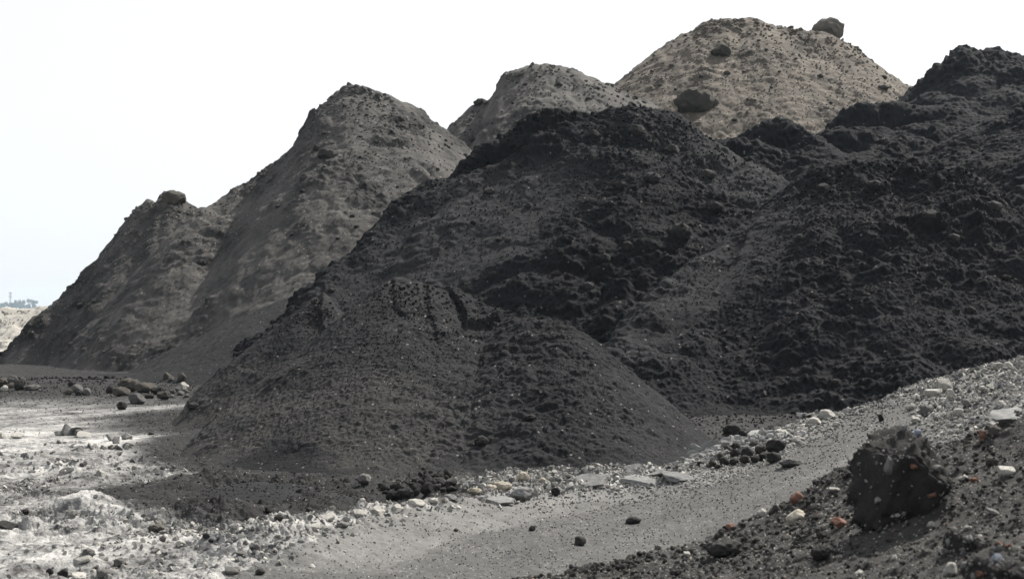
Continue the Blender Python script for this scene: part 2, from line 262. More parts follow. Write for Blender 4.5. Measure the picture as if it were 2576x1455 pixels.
# ------------------------------------------------------------------ heap meshes
def grid(x0, x1, y0, y1, dx, dy, yback):
    xs = np.arange(x0, x1, dx); ys = np.arange(y0, y1, dy)
    yb = y1 + np.cumsum(dy * 1.25 ** np.arange(1, 60)); ys = np.concatenate([ys, yb[yb < yback]])
    return xs.astype(np.float32), ys.astype(np.float32)
def quads(ny, nx):
    i = np.arange((ny - 1) * (nx - 1)); r_, c_ = i // (nx - 1), i % (nx - 1); a = r_ * nx + c_
    return np.stack([a, a + 1, a + nx + 1, a + nx], 1).astype(np.int32)
HV = {}
def build_heap(key, name, mat, label, px0, px1, y0, y1, dens, disp, tone, group='spoil heaps', foot=0.05, scarps=(), blocks=(), cat='spoil heap', low=.12, kind=None, sink=.08):
    Hh = H[key]; D = .5 * (y0 + y1); dx = D / 1407 * dens
    xs, ys = grid((px0 - CX) / FPX * D, (px1 - CX) / FPX * D, y0, y1, dx, dx * 1.15, y1 + 7)
    if px1 > 2700:                                          # the far right end, outside the photograph, runs out to its own foot
        xe = xs[-1] + np.cumsum(dx * 1.12 ** np.arange(1, 70)); xs = np.concatenate([xs, xe[xe < xs[-1] + 20]]).astype(np.float32)
    nx, ny = len(xs), len(ys); X, Y = np.meshgrid(xs, ys); x, y = X.ravel(), Y.ravel()
    g = ground_base(x, y); z = Hh.z(x, y)
    Q = np.stack([x, y, z], 1)
    z = z + low * fbm(Q, 2.2, 3, Hh.seed + 40) - sink
    keep = z > g - .35
    z = np.logaddexp(z / foot, (g - .05) / foot) * foot
    for poly, A, Lr in scarps:
        d = polydist(x, y, poly, False)
        # which side: cross product with nearest segment; step up on the right-hand side that dies away with distance
        pa = np.array(poly); ysort = np.argsort(pa[:, 1]); xl = np.interp(y, pa[ysort, 1], pa[ysort, 0]); ym = (y > pa[:, 1].min() - .02) & (y < pa[:, 1].max() + .02)
        ends = np.clip(np.minimum(y - pa[:, 1].min(), pa[:, 1].max() - y) / (.18 * np.ptp(pa[:, 1]) + 1e-6), 0, 1)
        u = x - xl + .02 * fbm(np.stack([x, y, z], 1), .12, 2, 77)
        z = z + np.where(ym, ends * A * (sstep(-.02, .02, u) * np.exp(-np.maximum(u, 0) / Lr)), 0)
    for poly, A in blocks:
        z = z + A * soft_in(x, y, poly, .025, .06 * fbm(np.stack([x, y, z], 1), .22, 3, 78))
    Z = z.reshape(ny, nx)
    zy, zx = np.gradient(Z, ys, xs); n = np.stack([-zx.ravel(), -zy.ravel(), np.ones(nx * ny)], 1); n /= np.linalg.norm(n, axis=1)[:, None]
    P = np.stack([x, y, z], 1)
    sel = keep
    d = np.zeros(len(x), np.float32); t = np.zeros(len(x), np.float32)
    dd, tt = disp(P[sel]); d[sel] = dd - .75 * dd.mean()
    fade = sstep(.0, .25, z - g)
    V = P + n * (d * (.35 + .65 * fade))[:, None]
    t[sel] = tone(P[sel], tt, (z - g)[sel])
    F = quads(ny, nx); F = F[keep[F].all(1)]
    used = np.zeros(len(V), bool); used[F.ravel()] = True; idx = np.cumsum(used) - 1
    V = V[used]; F = idx[F]; t = t[used]; n = n[used]
    o0 = np.array([V[:, 0].mean(), V[:, 1].mean(), 0.0]); HV[key] = (V, n, t)
    ob = obj(name, mesh_np(name, V - o0, F, {'tone': t}), mat, loc=o0)
    tag(ob, label, cat, group, kind); ob['_key'] = key
    return ob
def soft_disp(seed, big=.10, mid=.05, small=.022, cl=.5, s_big=1.5):
    """settled brown spoil: gentle slumps, patches of clods, stony grain"""
    def f(P):
        a = fbm(P * np.array([1, .6, .6]), s_big, 4, seed)
        wv = np.stack([fbm(P, .5, 3, seed + 20 + i) for i in range(3)], 1) * .16; Pw = P + wv
        rough = sstep(-.08, .34, fbm(P * np.array([1, .6, .6]), 1.5, 4, seed + 3))
        ld = fbm(P * np.array([.35, .35, 2.2]), 1.1, 3, seed + 9); ledge = sstep(.0, .12, ld) - .5     # slumped ledges across the slope
        b1 = billow(Pw, .7, seed + 4); b2 = bumps(Pw, .34, .35, seed + 5); b3 = bumps(Pw, .15, .6, seed + 6); b4 = billow(Pw, .22, seed + 7)
        rill = fbm(P * np.array([1, .12, .12]) + .1 * a[:, None], .45, 4, seed + 15)
        d = .05 * rill + big * 1.3 * a + mid * .0 * ledge + cl * (rough * (.55 * b1 + .55 * b2 + .7 * b4) + (1 - rough) * (.25 * b1 + .35 * b2 * (b2 > .08))) + .75 * b3 * (.35 + .65 * rough) + .55 * bumps(P, .085, .7, seed + 16, .3) * (.4 + .6 * rough) + small * fbm(P, .16, 3, seed + 8)
        return d, (rough, b1, b2, b3, a)
    return f
def clod_disp(seed, c0=1.5, c1=.62, c2=.27, c3=.12, k=1.2, grain=.03, amt=.15):
    """fresh black spoil: fine crumbs, clods in patches"""
    def f(P):
        wv = np.stack([fbm(P, .4, 3, seed + 20 + i) for i in range(3)], 1)
        Pw = P + wv * .14; Pv = P + wv * .05
        rough = sstep(-.10 - amt, .40 - amt, fbm(P, 2.6, 4, seed + 3))
        big = billow(Pw, c0 * 1.3, seed); b1 = billow(Pw, c1, seed + 1); b1b = billow(Pw + 5, c1 * .55, seed + 11); b2 = billow(Pv, c2, seed + 2)
        lump = bumps(Pw, c0 * .8, .22, seed + 5); l2 = bumps(Pw, c1 * .7, .45, seed + 6); l3 = bumps(Pv, c2 * .9, .8, seed + 8, .3); l4 = bumps(Pv, c3, .95, seed + 9, .32); l5 = bumps(Pv, c3 * .5, .95, seed + 10, .34)
        mask2 = sstep(-.25, .25, fbm(P, .8, 3, seed + 30))
        d = k * (.16 * big + (.34 * b1 + .30 * b1b + .30 * lump + .50 * l2) * rough + (.30 * b2 + .42 * l3) * (.30 + .70 * np.maximum(rough, mask2)) + .55 * l4 + .5 * l5) + .06 * fbm(P, 1.2, 3, seed + 12) + grain * fbm(P, .06, 2, seed + 7)
        return d, (rough, lump, l2, l3, l4)
    return f
def tone_soft(base, seed, clodk=1.3, var=.4):
    def f(P, q, hgt):
        rough, b1, b2, b3, a = q
        return base + .30 * fbm(P * np.array([1, .14, .14]), .5, 4, seed + 2) + var * fbm(P, 1.6, 4, seed) - clodk * (.5 * sstep(.02, .14, b1) * rough * .5 + .28 * sstep(.01, .06, b2) * rough) * .6 - .12 * rough
    return f
def tone_clod(base, seed, var=.25):
    def f(P, q, hgt):
        return base + var * fbm(P, 2.0, 4, seed) + .12 * fbm(P, .35, 2, seed + 3)
    return f
# dark dust run-out between the brown heaps and the charcoal heap (outlined on the slope it lies on)
fb = lambda x, y: np.maximum(allz(('h1', 'h2', 'h3'), x, y), ground_base(x, y))
strip = [pick(px, py, fb) for px, py in [(700, 772), (640, 800), (560, 850), (480, 905), (440, 935), (300, 925), (150, 935), (0, 900), (-150, 980), (-150, 1000), (300, 1005), (480, 1010), (560, 960), (700, 900), (760, 800)]]
rubbly = [pick(px, py, fb) for px, py in [(20, 880), (90, 780), (170, 700), (230, 720), (200, 830), (300, 840), (430, 850), (480, 870), (440, 900), (300, 920), (170, 920), (150, 890), (110, 885)]]
def brown_tone(base, seed):
    f0 = tone_soft(base, seed)
    def f(P, q, hgt):
        t = f0(P, q, hgt); x, y = P[:, 0], P[:, 1]; j = .5 * fbm(P, 1.0, 3, seed + 7)
        dk = soft_in(x, y, strip, .25, j)
        t = t * (1 - dk) + dk * (.08 + .05 * fbm(P, .3, 2, seed))
        return t - .22 * soft_in(x, y, rubbly, .4, j)
    return f
def rub_disp(f0, seed):
    def f(P):
        d, q = f0(P); j = .5 * fbm(P, 1.0, 3, seed + 7); m = soft_in(P[:, 0], P[:, 1], rubbly, .4, j); dk = soft_in(P[:, 0], P[:, 1], strip, .25, j)
        d = d * (1 - .75 * dk) + m * (.8 * bumps(P, .24, .7, seed) + .6 * bumps(P, .13, .8, seed + 1)); return d, q
    return f
build_heap('pale', 'gravel_bank', M['palebank'], 'low pale grey gravel bank behind the left foot of the brown spoil heap', -500, 400, 63, 71.5, 1.4, soft_disp(160, .25, .1, .05, .3), lambda P, q, h: .42 + .4 * fbm(P, 1.2, 4, 5), None, cat='gravel bank')
build_heap('h1', 'spoil_heap', M['brown'], 'brown spoil heap at far left with a cracked black block on its small peak', -160, 760, 38, 52, 1.15, rub_disp(soft_disp(110), 300), brown_tone(.52, 210))
build_heap('h2', 'spoil_heap', M['brown'], 'grey brown spoil heap with a rounded peak and steep notch on its left shoulder', 60, 1250, 32.5, 51, 1.15, rub_disp(soft_disp(120), 301), brown_tone(.60, 220))
def skirt_disp(P):
    return .05 * fbm(P, .9, 3, 511) + .5 * bumps(P, .10, .5, 512) + .06 * fbm(P * np.array([1, .2, .2]), .5, 3, 513) + .012 * fbm(P, .12, 2, 514), (0,)
build_heap('skirt', 'spoil_mound', M['front'], 'smooth dark dust skirt running down between the brown heaps and the charcoal heaps', -150, 1000, 30, 40.5, 1.1, skirt_disp, lambda P, q, h: .30 + .12 * fbm(P, .6, 4, 515), None, foot=.02, low=.04, cat='spoil mound', sink=.02)
build_heap('h3', 'spoil_heap', M['brown'], 'grey brown spoil heap between the notched peak and the tan heap', 560, 1720, 41, 57, 1.2, soft_disp(130), tone_soft(.70, 230))
build_heap('h4', 'spoil_heap', M['tan'], 'tallest spoil heap of tan stony earth with round boulders on it', 1400, 2520, 46, 63.5, 1.2, soft_disp(140, .12, .05, .03, .45, 2.2), tone_soft(.68, 240, 1.1))
build_heap('far', 'spoil_heap', M['black'], 'black clumpy spoil heap rising at far right beyond the tan heap', 2120, 2720, 46, 58, 1.2, clod_disp(150, 1.3, .6, .3, .15, 1.2), tone_clod(.50, 250))
build_heap('knob', 'spoil_heap', M['black'], 'black spoil heap with an overhanging knob in front of the tan heap', 2000, 2720, 39, 49, 1.15, clod_disp(160), tone_clod(.42, 260))
build_heap('lumpb', 'spoil_heap', M['black'], 'small black clumpy heap between two black knobs below the tan heap', 1950, 2480, 37, 45.5, 1.1, clod_disp(165), tone_clod(.36, 265))
build_heap('lump', 'spoil_heap', M['black'], 'black spoil heap with a dark round knob just right of the broad black heap', 1700, 2280, 36, 44, 1.1, clod_disp(170), tone_clod(.36, 270))
build_heap('edge', 'spoil_heap', M['black'], 'black spoil heap sloping up out of the right edge below the far black heap', 2200, 2760, 31, 39.5, 1.1, clod_disp(175, 1.2, .5, .22, .1, 1.0), tone_clod(.42, 275))
build_heap('edgeb', 'spoil_heap', M['black'], 'small black heap shoulder at the right edge just above the big right heap', 2420, 2760, 28, 34.5, 1.1, clod_disp(178, 1.2, .5, .22, .1, 1.0), tone_clod(.42, 278))
mid_f = lambda x, y: H['mid'].z(x, y)
dusty_mid = [pick(px, py, mid_f) for px, py in [(640, 880), (830, 690), (1000, 540), (1180, 430), (1330, 400), (1480, 400), (1400, 520), (1340, 640), (1200, 700), (1000, 720), (800, 780)]]
flank = [pick(px, py, mid_f) for px, py in [(1700, 320), (1760, 310), (1860, 380), (2000, 480), (1960, 540), (1850, 500), (1760, 430)]]  # sunlit right side, painted in as a lighter tone
valley = [pick(px, py, mid_f) for px, py in [(1380, 560), (1560, 480), (1750, 480), (1900, 560), (1700, 700), (1500, 860), (1300, 800)]]  # shade beside the right heap, painted in as a darker tone
def mid_tone(P, q, h):
    t0 = .42 + .15 * fbm(P, 2.0, 4, 281) + .1 * fbm(P, .35, 2, 283); j = .6 * fbm(P, 1.2, 4, 285)
    return t0 + .34 * soft_in(P[:, 0], P[:, 1], dusty_mid, .7, .7 * fbm(P, 1.2, 4, 284)) * (1 - .5 * sstep(.02, .1, q[2])) + .32 * soft_in(P[:, 0], P[:, 1], flank, .6, j) - .24 * soft_in(P[:, 0], P[:, 1], valley, .8, j)
rt_f = lambda x, y: H['right'].z(x, y)
lit_band = [pick(px, py, rt_f) for px, py in [(1500, 900), (1540, 866), (1620, 775), (1700, 698), (1780, 640), (1860, 582), (1990, 500), (2040, 500), (1980, 590), (1880, 690), (1760, 790), (1640, 900), (1560, 960)]]  # sunlit band below the left crest: lighter tone painted in, smoother and streaked
lit_band = [(p[0] - .9, p[1] + 1.3) if i < 7 else p for i, p in enumerate(lit_band)]
def right_disp():
    f0 = clod_disp(190, 1.1, .46, .19, .085, 1.25, .02)
    def f(P):
        d, q = f0(P); m = soft_in(P[:, 0], P[:, 1], lit_band, .5, .5 * fbm(P, .8, 3, 291)); dirn = np.array([.54, .84]); ac_ = P[:, 0] * dirn[1] - P[:, 1] * dirn[0]; al_ = P[:, 0] * dirn[0] + P[:, 1] * dirn[1]
        st = fbm(np.stack([ac_, al_ * .12, P[:, 2] * .12], 1), .22, 3, 292); return d * (1 - .45 * m) + .07 * m * st, q + (m, st)
    return f
def right_tone(P, q, h): return .40 + .16 * fbm(P, 2.0, 4, 290) + .12 * fbm(P, .35, 2, 293) + q[-2] * (.24 + .25 * q[-1])
def mid_disp():
    f0 = clod_disp(180)
    def f(P):
        d, q = f0(P); m = soft_in(P[:, 0], P[:, 1], dusty_mid, .7, .7 * fbm(P, 1.2, 4, 284)); return d * (1 - .55 * m), q
    return f
build_heap('mid', 'spoil_heap', M['black'], 'broad black spoil heap in the centre with a dusty brown left flank', 480, 2080, 25.5, 39.8, 1.05, mid_disp(), mid_tone)
build_heap('right', 'spoil_heap', M['black'], 'large black clumpy spoil heap filling the right side behind the white gravel berm', 1400, 2780, 18.5, 31.5, 1.0, right_disp(), right_tone)
fr = lambda x, y: H['front'].z(x, y); frb = lambda x, y: H['frontb'].z(x, y)
blk = [([pick(px, py, fr) for px, py in [(1128, 729), (1200, 766), (1272, 794), (1236, 807), (1172, 810), (1160, 775)]], .13),
       ([pick(px, py, fr) for px, py in [(986, 695), (1030, 700), (1062, 708), (1062, 760), (1020, 790), (992, 760)]], .045),
       ([pick(px, py, fr) for px, py in [(1072, 709), (1124, 730), (1150, 775), (1160, 830), (1100, 840), (1080, 780)]], .05)]
blkb = [([pick(px, py, frb) for px, py in [(788, 741), (836, 762), (870, 792), (838, 868), (820, 850), (806, 795)]], .10)]
fan = [pick(px, py, fr) for px, py in [(540, 1180), (640, 1120), (690, 1090), (760, 1100), (800, 1140), (850, 1180), (960, 1215), (960, 1260), (480, 1260)]]
coarse = [pick(px, py, fr) for px, py in [(1190, 820), (1400, 770), (1560, 880), (1900, 1160), (1500, 1220), (1050, 1230), (1070, 1000), (1120, 900)]]
def front_disp(seed):
    def f(P):
        c = soft_in(P[:, 0], P[:, 1], coarse, .6, .6 * fbm(P, .5, 3, seed + 2))
        rough = sstep(-.1, .35, fbm(P * np.array([1, 1, 1.6]), .55, 3, seed + 1)) * sstep(.0, .3, c + sstep(.9, 1.7, 2.2 - P[:, 2]) )
        b0 = bumps(P, .42, .35, seed + 3); b1 = bumps(P, .17, .5, seed + 4); b2 = bumps(P, .075, .75, seed + 5); b3 = bumps(P, .036, .85, seed + 6)
        fn = soft_in(P[:, 0], P[:, 1], fan, .25, .4 * fbm(P, .5, 3, seed + 9))
        wv = np.stack([fbm(P, .2, 2, seed + 20 + i) for i in range(3)], 1) * .05; q1 = billow(P + wv, .34, seed + 13); q2 = billow(P + wv, .15, seed + 14); q3 = billow(P + wv, .075, seed + 15); cr_ = np.maximum(c, rough)
        d = .06 * fbm(P, .6, 4, seed + 7) + (.18 * b0 * c * sstep(-.1, .3, fbm(P, .9, 3, seed + 31)) + .16 * q1 * (.15 + .85 * c) + .5 * rough * b1 * (.4 + .6 * c) + .30 * q2 * (.1 + .9 * cr_) + .45 * b2 * (.15 + .85 * cr_) + .25 * q3 + .5 * b3 + .5 * bumps(P, .02, .9, seed + 33)) * (1 - .75 * fn) + .012 * fbm(P, .05, 2, seed + 8)
        return d, (rough, c, fn, b1, b2)
    return f
def front_tone(P, q, h):
    rough, c, fn, b1, b2 = q
    low = sstep(1.5, .5, P[:, 2]) * sstep(.6, -1.2, P[:, 0])
    t = .42 + .26 * low + .28 * fbm(P * np.array([1, 1, 2.2]), .8, 4, 401) - .12 * c - .35 * low * rough * sstep(.0, .03, b1)
    return t * (1 - fn) + fn * (.26 + .1 * fbm(P, .2, 2, 402))
build_heap('frontb', 'spoil_heap', M['front'], 'small charcoal heap with a dark crevice down its peak, behind the front heap', 420, 1010, 18.2, 23.2, 1.0, front_disp(195), front_tone, foot=.04, blocks=blkb, low=.05)
build_heap('front', 'spoil_heap', M['front'], 'wide charcoal spoil heap nearest the dirt track with cracked crust along its top', 420, 1930, 12.4, 19.8, .95, front_disp(196), front_tone, foot=.04, blocks=blk, low=.05)
def apron_disp(P):
    r_ = sstep(-.2, .3, fbm(P, .6, 3, 501))
    return .03 * fbm(P, .4, 3, 502) + r_ * (.55 * bumps(P, .13, .5, 503) + .6 * bumps(P, .06, .8, 504)) + .5 * bumps(P, .035, .8, 505), (r_, )
build_heap('apron', 'spoil_mound', M['front'], 'low dark dusty mound spread in front of the left end of the front heap', 60, 1150, 10.4, 13.7, .9, apron_disp, lambda P, q, h: .42 + .3 * fbm(P, .5, 4, 506) - .12 * q[0], None, foot=.015, low=.03, cat='spoil mound')

# ------------------------------------------------------------------ ground sheet and dirt track
def fan_grid(rows, cols, umax):
    u = np.linspace(-umax, umax, cols); return u, rows
inv = np.linspace(1 / 5.0, 1 / 48.0, 980); rows = np.concatenate([[-30, -5, 1.5, 3, 4.2], 1 / inv, np.geomspace(50, 2800, 70)])
u = np.linspace(-.5, .5, 1250); u = np.concatenate([[-1.6, -1.1, -.8, -.62], u, [.62, .8, 1.1, 1.6]])
X = u[None, :] * (np.abs(rows[:, None]) + 1.2); Y = np.repeat(rows[:, None], len(u), 1)
x, y = X.ravel().astype(np.float32), Y.ravel().astype(np.float32)
near = (y > 4.5) & (y < 48)
g = np.zeros(len(x), np.float32); g[near] = ground_base(x[near], y[near])
Pn = np.stack([x, y, g], 1)[near]; xn, yn = x[near], y[near]
hz = np.maximum.reduce([np.maximum(allz(('h1', 'h2'), xn, yn), -3) * .45, allz(('mid', 'right'), xn, yn) * 2.2 + .25, allz(('front',), xn, yn) * 2.4 + .15, allz(('frontb',), xn, yn) * 1.0, allz(('apron',), xn, yn) * 11 + .25])
tin = soft_in(xn, yn, TRACK_E, .35, .35 * fbm(Pn, .9, 4, 601))
verge_d = np.abs(verge.z(xn, yn) - .0); vd = sstep(-.12, .08, verge.z(xn, yn)); bd = sstep(-.75, .05, berm.z(xn, yn)) * (xn > 1.5)
left = sstep(.5, -2.0, xn - .15 * (yn - 10)) * sstep(26, 18, yn)
lump = sstep(-.1, .4, fbm(Pn, 1.3, 3, 603))
c1, c2, c3, c4 = bumps(Pn, .5, .3, 604), bumps(Pn, .2, .5, 605), bumps(Pn, .085, .7, 606), bumps(Pn, .04, .8, 607)
rgh = np.clip(left * (.25 + .75 * lump) * sstep(21, 14, yn) + .9 * vd + .55 * bd, 0, 1) * (1 - tin)
MOUNDS = [(-3.55, 11.9, .28, .17), (-3.25, 11.5, .22, .08), (-2.75, 11.55, .22, .09), (-2.5, 11.5, .16, .10), (-2.28, 11.65, .18, .13), (-4.2, 10.9, .5, .10), (-2.6, 9.9, .4, .10), (-1.8, 10.2, .3, .09), (-3.0, 13.8, .35, .10), (-4.3, 14.2, .4, .09), (-3.2, 9.6, .3, .08)]
# wheel ruts running away up the track and across the pale yard
dirv = np.array([.5, .86]); GAP = [(1.2, 16.6), (2.8, 16.2), (4.0, 17.6), (5.0, 19.0), (8, 19.2), (8, 26), (.5, 26)]
dust = np.maximum(sstep(-1.1, -.05, hz + .45 * fbm(Pn, 1.1, 4, 612)), soft_in(xn, yn, GAP, .5, .4 * fbm(Pn, .8, 3, 651)))
dust = np.maximum(dust, sstep(24.0, 29.0, yn + 2.2 * fbm(np.stack([xn, yn * .35, 0 * xn], 1), 1.5, 4, 652)))
rgh = np.maximum(rgh, .55 * dust * sstep(-.2, .3, fbm(Pn, .8, 3, 657)))
al = xn * dirv[0] + yn * dirv[1]; ac = xn * dirv[1] - yn * dirv[0]
streak = fbm(np.stack([ac * 1.0, al * .10, 0 * ac], 1), .55, 4, 608); streak2 = fbm(np.stack([ac, al * .16, 0 * ac], 1), 2.2, 3, 609)
mound = np.zeros(len(xn), np.float32)
for mx, my, mr, mh in MOUNDS: mound += mh * np.exp(-((xn - mx) ** 2 + ((yn - my) * .8) ** 2) / (mr * mr) * (1 + .8 * fbm(Pn, .35, 3, 630)))
dz = mound + .035 * streak * (1 - .6 * tin) + rgh * (.32 * c1 + .40 * c2 + .7 * c3 + .25 * billow(Pn, .3, 620) + .45 * billow(Pn, .13, 621) + .015 * fbm(Pn, .09, 3, 655) + .8 * c4) + (.30 + .4 * rgh) * c4 + .30 * c3 * (1 - .75 * tin) * .5 + .01 * fbm(Pn, .12, 3, 610)
z = g.copy(); z[near] += dz
far = y >= 48; z[far] = -.25 + .3 * fbm(np.stack([x, y, 0 * x], 1)[far], 40, 3, 611)
tone = np.full(len(x), .55, np.float32)
tn = .61 + .20 * np.exp(-((yn - 19 - .35 * (xn + 6)) / 1.6) ** 2) * (xn < -2) + .42 * streak + .45 * streak2 + .25 * fbm(Pn, .7, 4, 613) + .06 * left * sstep(16, 11, yn) + .06 * vd - .10 * bd - .22 * fbm(Pn, .16, 3, 640) - .25 * sstep(.05, .35, fbm(Pn, .5, 4, 641)) - .30 * fbm(Pn, .07, 2, 653) - .3 * sstep(.02, .09, np.abs(fbm(Pn, .45, 3, 654)) * -1 + .09) * left + 1.6 * mound
tn = tn - .55 * sstep(.02, .0, c2) * 0 - .10 * sstep(22, 30, yn)
tn = tn * (1 - dust) + dust * (-.02 + .10 * fbm(Pn, .4, 3, 614))
rdist = polydist(xn, yn, TRACK_E[1:9], False) + .06 * fbm(Pn, 1.5, 2, 645)
rut = np.exp(-((rdist - .55) / .13) ** 2) + np.exp(-((rdist - 1.75) / .14) ** 2) + .6 * np.exp(-((rdist - 1.15) / .12) ** 2)
z[near] -= .022 * rut * tin * (1 + .5 * fbm(Pn, .5, 3, 646)); tt = .46 + .12 * rut * (.6 + fbm(Pn, .8, 3, 647)) + .14 * streak + .09 * fbm(Pn, .9, 4, 615) + .16 * fbm(Pn, .10, 3, 658) + .28 * sstep(.9, .0, polydist(xn, yn, TRACK_E[1:9], False) + .4 * fbm(Pn, .5, 3, 616))
tone[near] = tn
trk = np.zeros(len(x), bool); trk[near] = tin > .5
ttone = tone.copy(); ttone[near] = tt
F = quads(len(rows), len(u)); ft = trk[F].sum(1) >= 2
V = np.stack([x, y, z], 1)
def sub(F, t):
    used = np.zeros(len(V), bool); used[F.ravel()] = True; idx = np.cumsum(used) - 1
    return V[used], idx[F], t[used]
a, b_, c_ = sub(F[~ft], tone); tag(obj('ground', mesh_np('ground', a, b_, {'tone': c_}, smooth=False), M['ground']), kind='structure')
a, b_, c_ = sub(F[ft], ttone); tag(obj('dirt_track', mesh_np('dirt_track', a, b_, {'tone': c_}), M['track']), kind='structure')
GN = (V[near], rgh, tin, xn, yn, dust, vd, bd)

# ------------------------------------------------------------------ dark gravel bank in the foreground
ctl = [(1180, 1470, 8.6), (1300, 1455, 8.5), (1500, 1425, 8.5), (1650, 1390, 8.6), (1800, 1345, 8.7), (1900, 1300, 8.8), (1990, 1255, 8.8), (2080, 1190, 8.8), (2200, 1140, 8.7), (2300, 1128, 8.6), (2400, 1112, 8.4), (2514, 1066, 8.3), (2575, 1038, 8.2), (2800, 960, 8.0),
       (1500, 1500, 7.6), (1800, 1455, 7.3), (2000, 1455, 6.7), (2250, 1345, 7.0), (2575, 1455, 5.0), (2400, 1300, 7.0), (2575, 1250, 6.8), (2200, 1500, 5.8), (1900, 1380, 8.1), (2800, 1300, 6.0), (2900, 1600, 4.0), (1700, 1700, 5.4), (1300, 1700, 5.8)]
CP = np.array([at(*c) for c in ctl])
def tps_fit(P):
    n = len(P); d = np.hypot(P[:, None, 0] - P[None, :, 0], P[:, None, 1] - P[None, :, 1]); K = np.where(d > 0, d * d * np.log(d + 1e-9), 0) + .02 * np.eye(n)
    A = np.zeros((n + 3, n + 3)); A[:n, :n] = K; A[:n, n] = 1; A[:n, n + 1:] = P[:, :2]; A[n:, :n] = A[:n, n:].T
    return np.linalg.solve(A, np.concatenate([P[:, 2], np.zeros(3)]))
WT = tps_fit(CP)
def bank_z(x, y):
    o = WT[len(CP)] + WT[len(CP) + 1] * x + WT[len(CP) + 2] * y
    for (px, py, _), wv in zip(CP, WT): d = np.hypot(x - px, y - py); o = o + wv * d * d * np.log(d + 1e-9)
    return o
edge = [at(px, py, D)[:2] for px, py, D in ctl[:14]]
xs = np.arange(-.9, 4.3, .0085); ys = np.concatenate([np.arange(3.0, 11.0, .0105)])
X, Y = np.meshgrid(xs, ys); x, y = X.ravel(), Y.ravel(); z = bank_z(x, y)
ex = np.array([e[0] for e in edge]); ey = np.array([e[1] for e in edge])
over = y - np.interp(x, ex, ey)
z = z - .75 * np.maximum(0, over) ** 1.15
Pb = np.stack([x, y, z], 1); keepb = (over < 1.6) & (z > -.12)
z = np.where(keepb, z, z)
Pk = Pb[keepb]
e1, e2, e3, e4 = bumps(Pk, .30, .28, 701), bumps(Pk, .11, .45, 702), bumps(Pk, .05, .65, 703), bumps(Pk, .024, .8, 704)
db = np.zeros(len(x)); db[keepb] = .05 * fbm(Pk, .5, 4, 705) + .35 * e1 + .5 * e2 + .6 * e3 + .6 * e4
fd = sstep(-.02, .12, z)
cbx, cby, cbz = at(2290, 1300, 7.3); db += .07 * np.exp(-((x - cbx) ** 2 + (y - cby) ** 2) / .28 ** 2)
Vb = Pb.copy(); Vb[:, 2] += db * fd
tb = np.full(len(x), .4); tb[keepb] = .40 + .35 * fbm(Pk, .45, 4, 706) + .25 * fbm(Pk, .06, 2, 707)
F = quads(len(ys), len(xs)); F = F[keepb[F].all(1)]
V = Vb; a, b_, c_ = sub(F, tb); bo = np.array([2.0, 7.0, 0.0])
bank = obj('gravel_bank', mesh_np('gravel_bank', a - bo, b_, {'tone': c_}, smooth=False), M['bank'], loc=bo)
tag(bank, 'dark stony gravel bank sloping up at lower right beside the dirt track', 'gravel bank')
BK = Vb[keepb & (fd > .8)]

bpy.context.view_layer.update()
DG = bpy.context.evaluated_depsgraph_get()
def cast(px, py):
    d = Vector(((px - CX) / FPX, 1, -(py - HY) / FPX)).normalized()
    ok, p, n, i, o, m = scene.ray_cast(DG, Vector((0, 0, CAM_Z)), d)
    return (p.copy(), n.copy()) if ok else (Vector(at(px, py, 60)), Vector((0, 0, 1)))
def down(x, y):
    ok, p, n, i, o, m = scene.ray_cast(DG, Vector((x, y, 40)), Vector((0, 0, -1)))
    return p.copy() if ok else Vector((x, y, 0))
#@@ROCKS

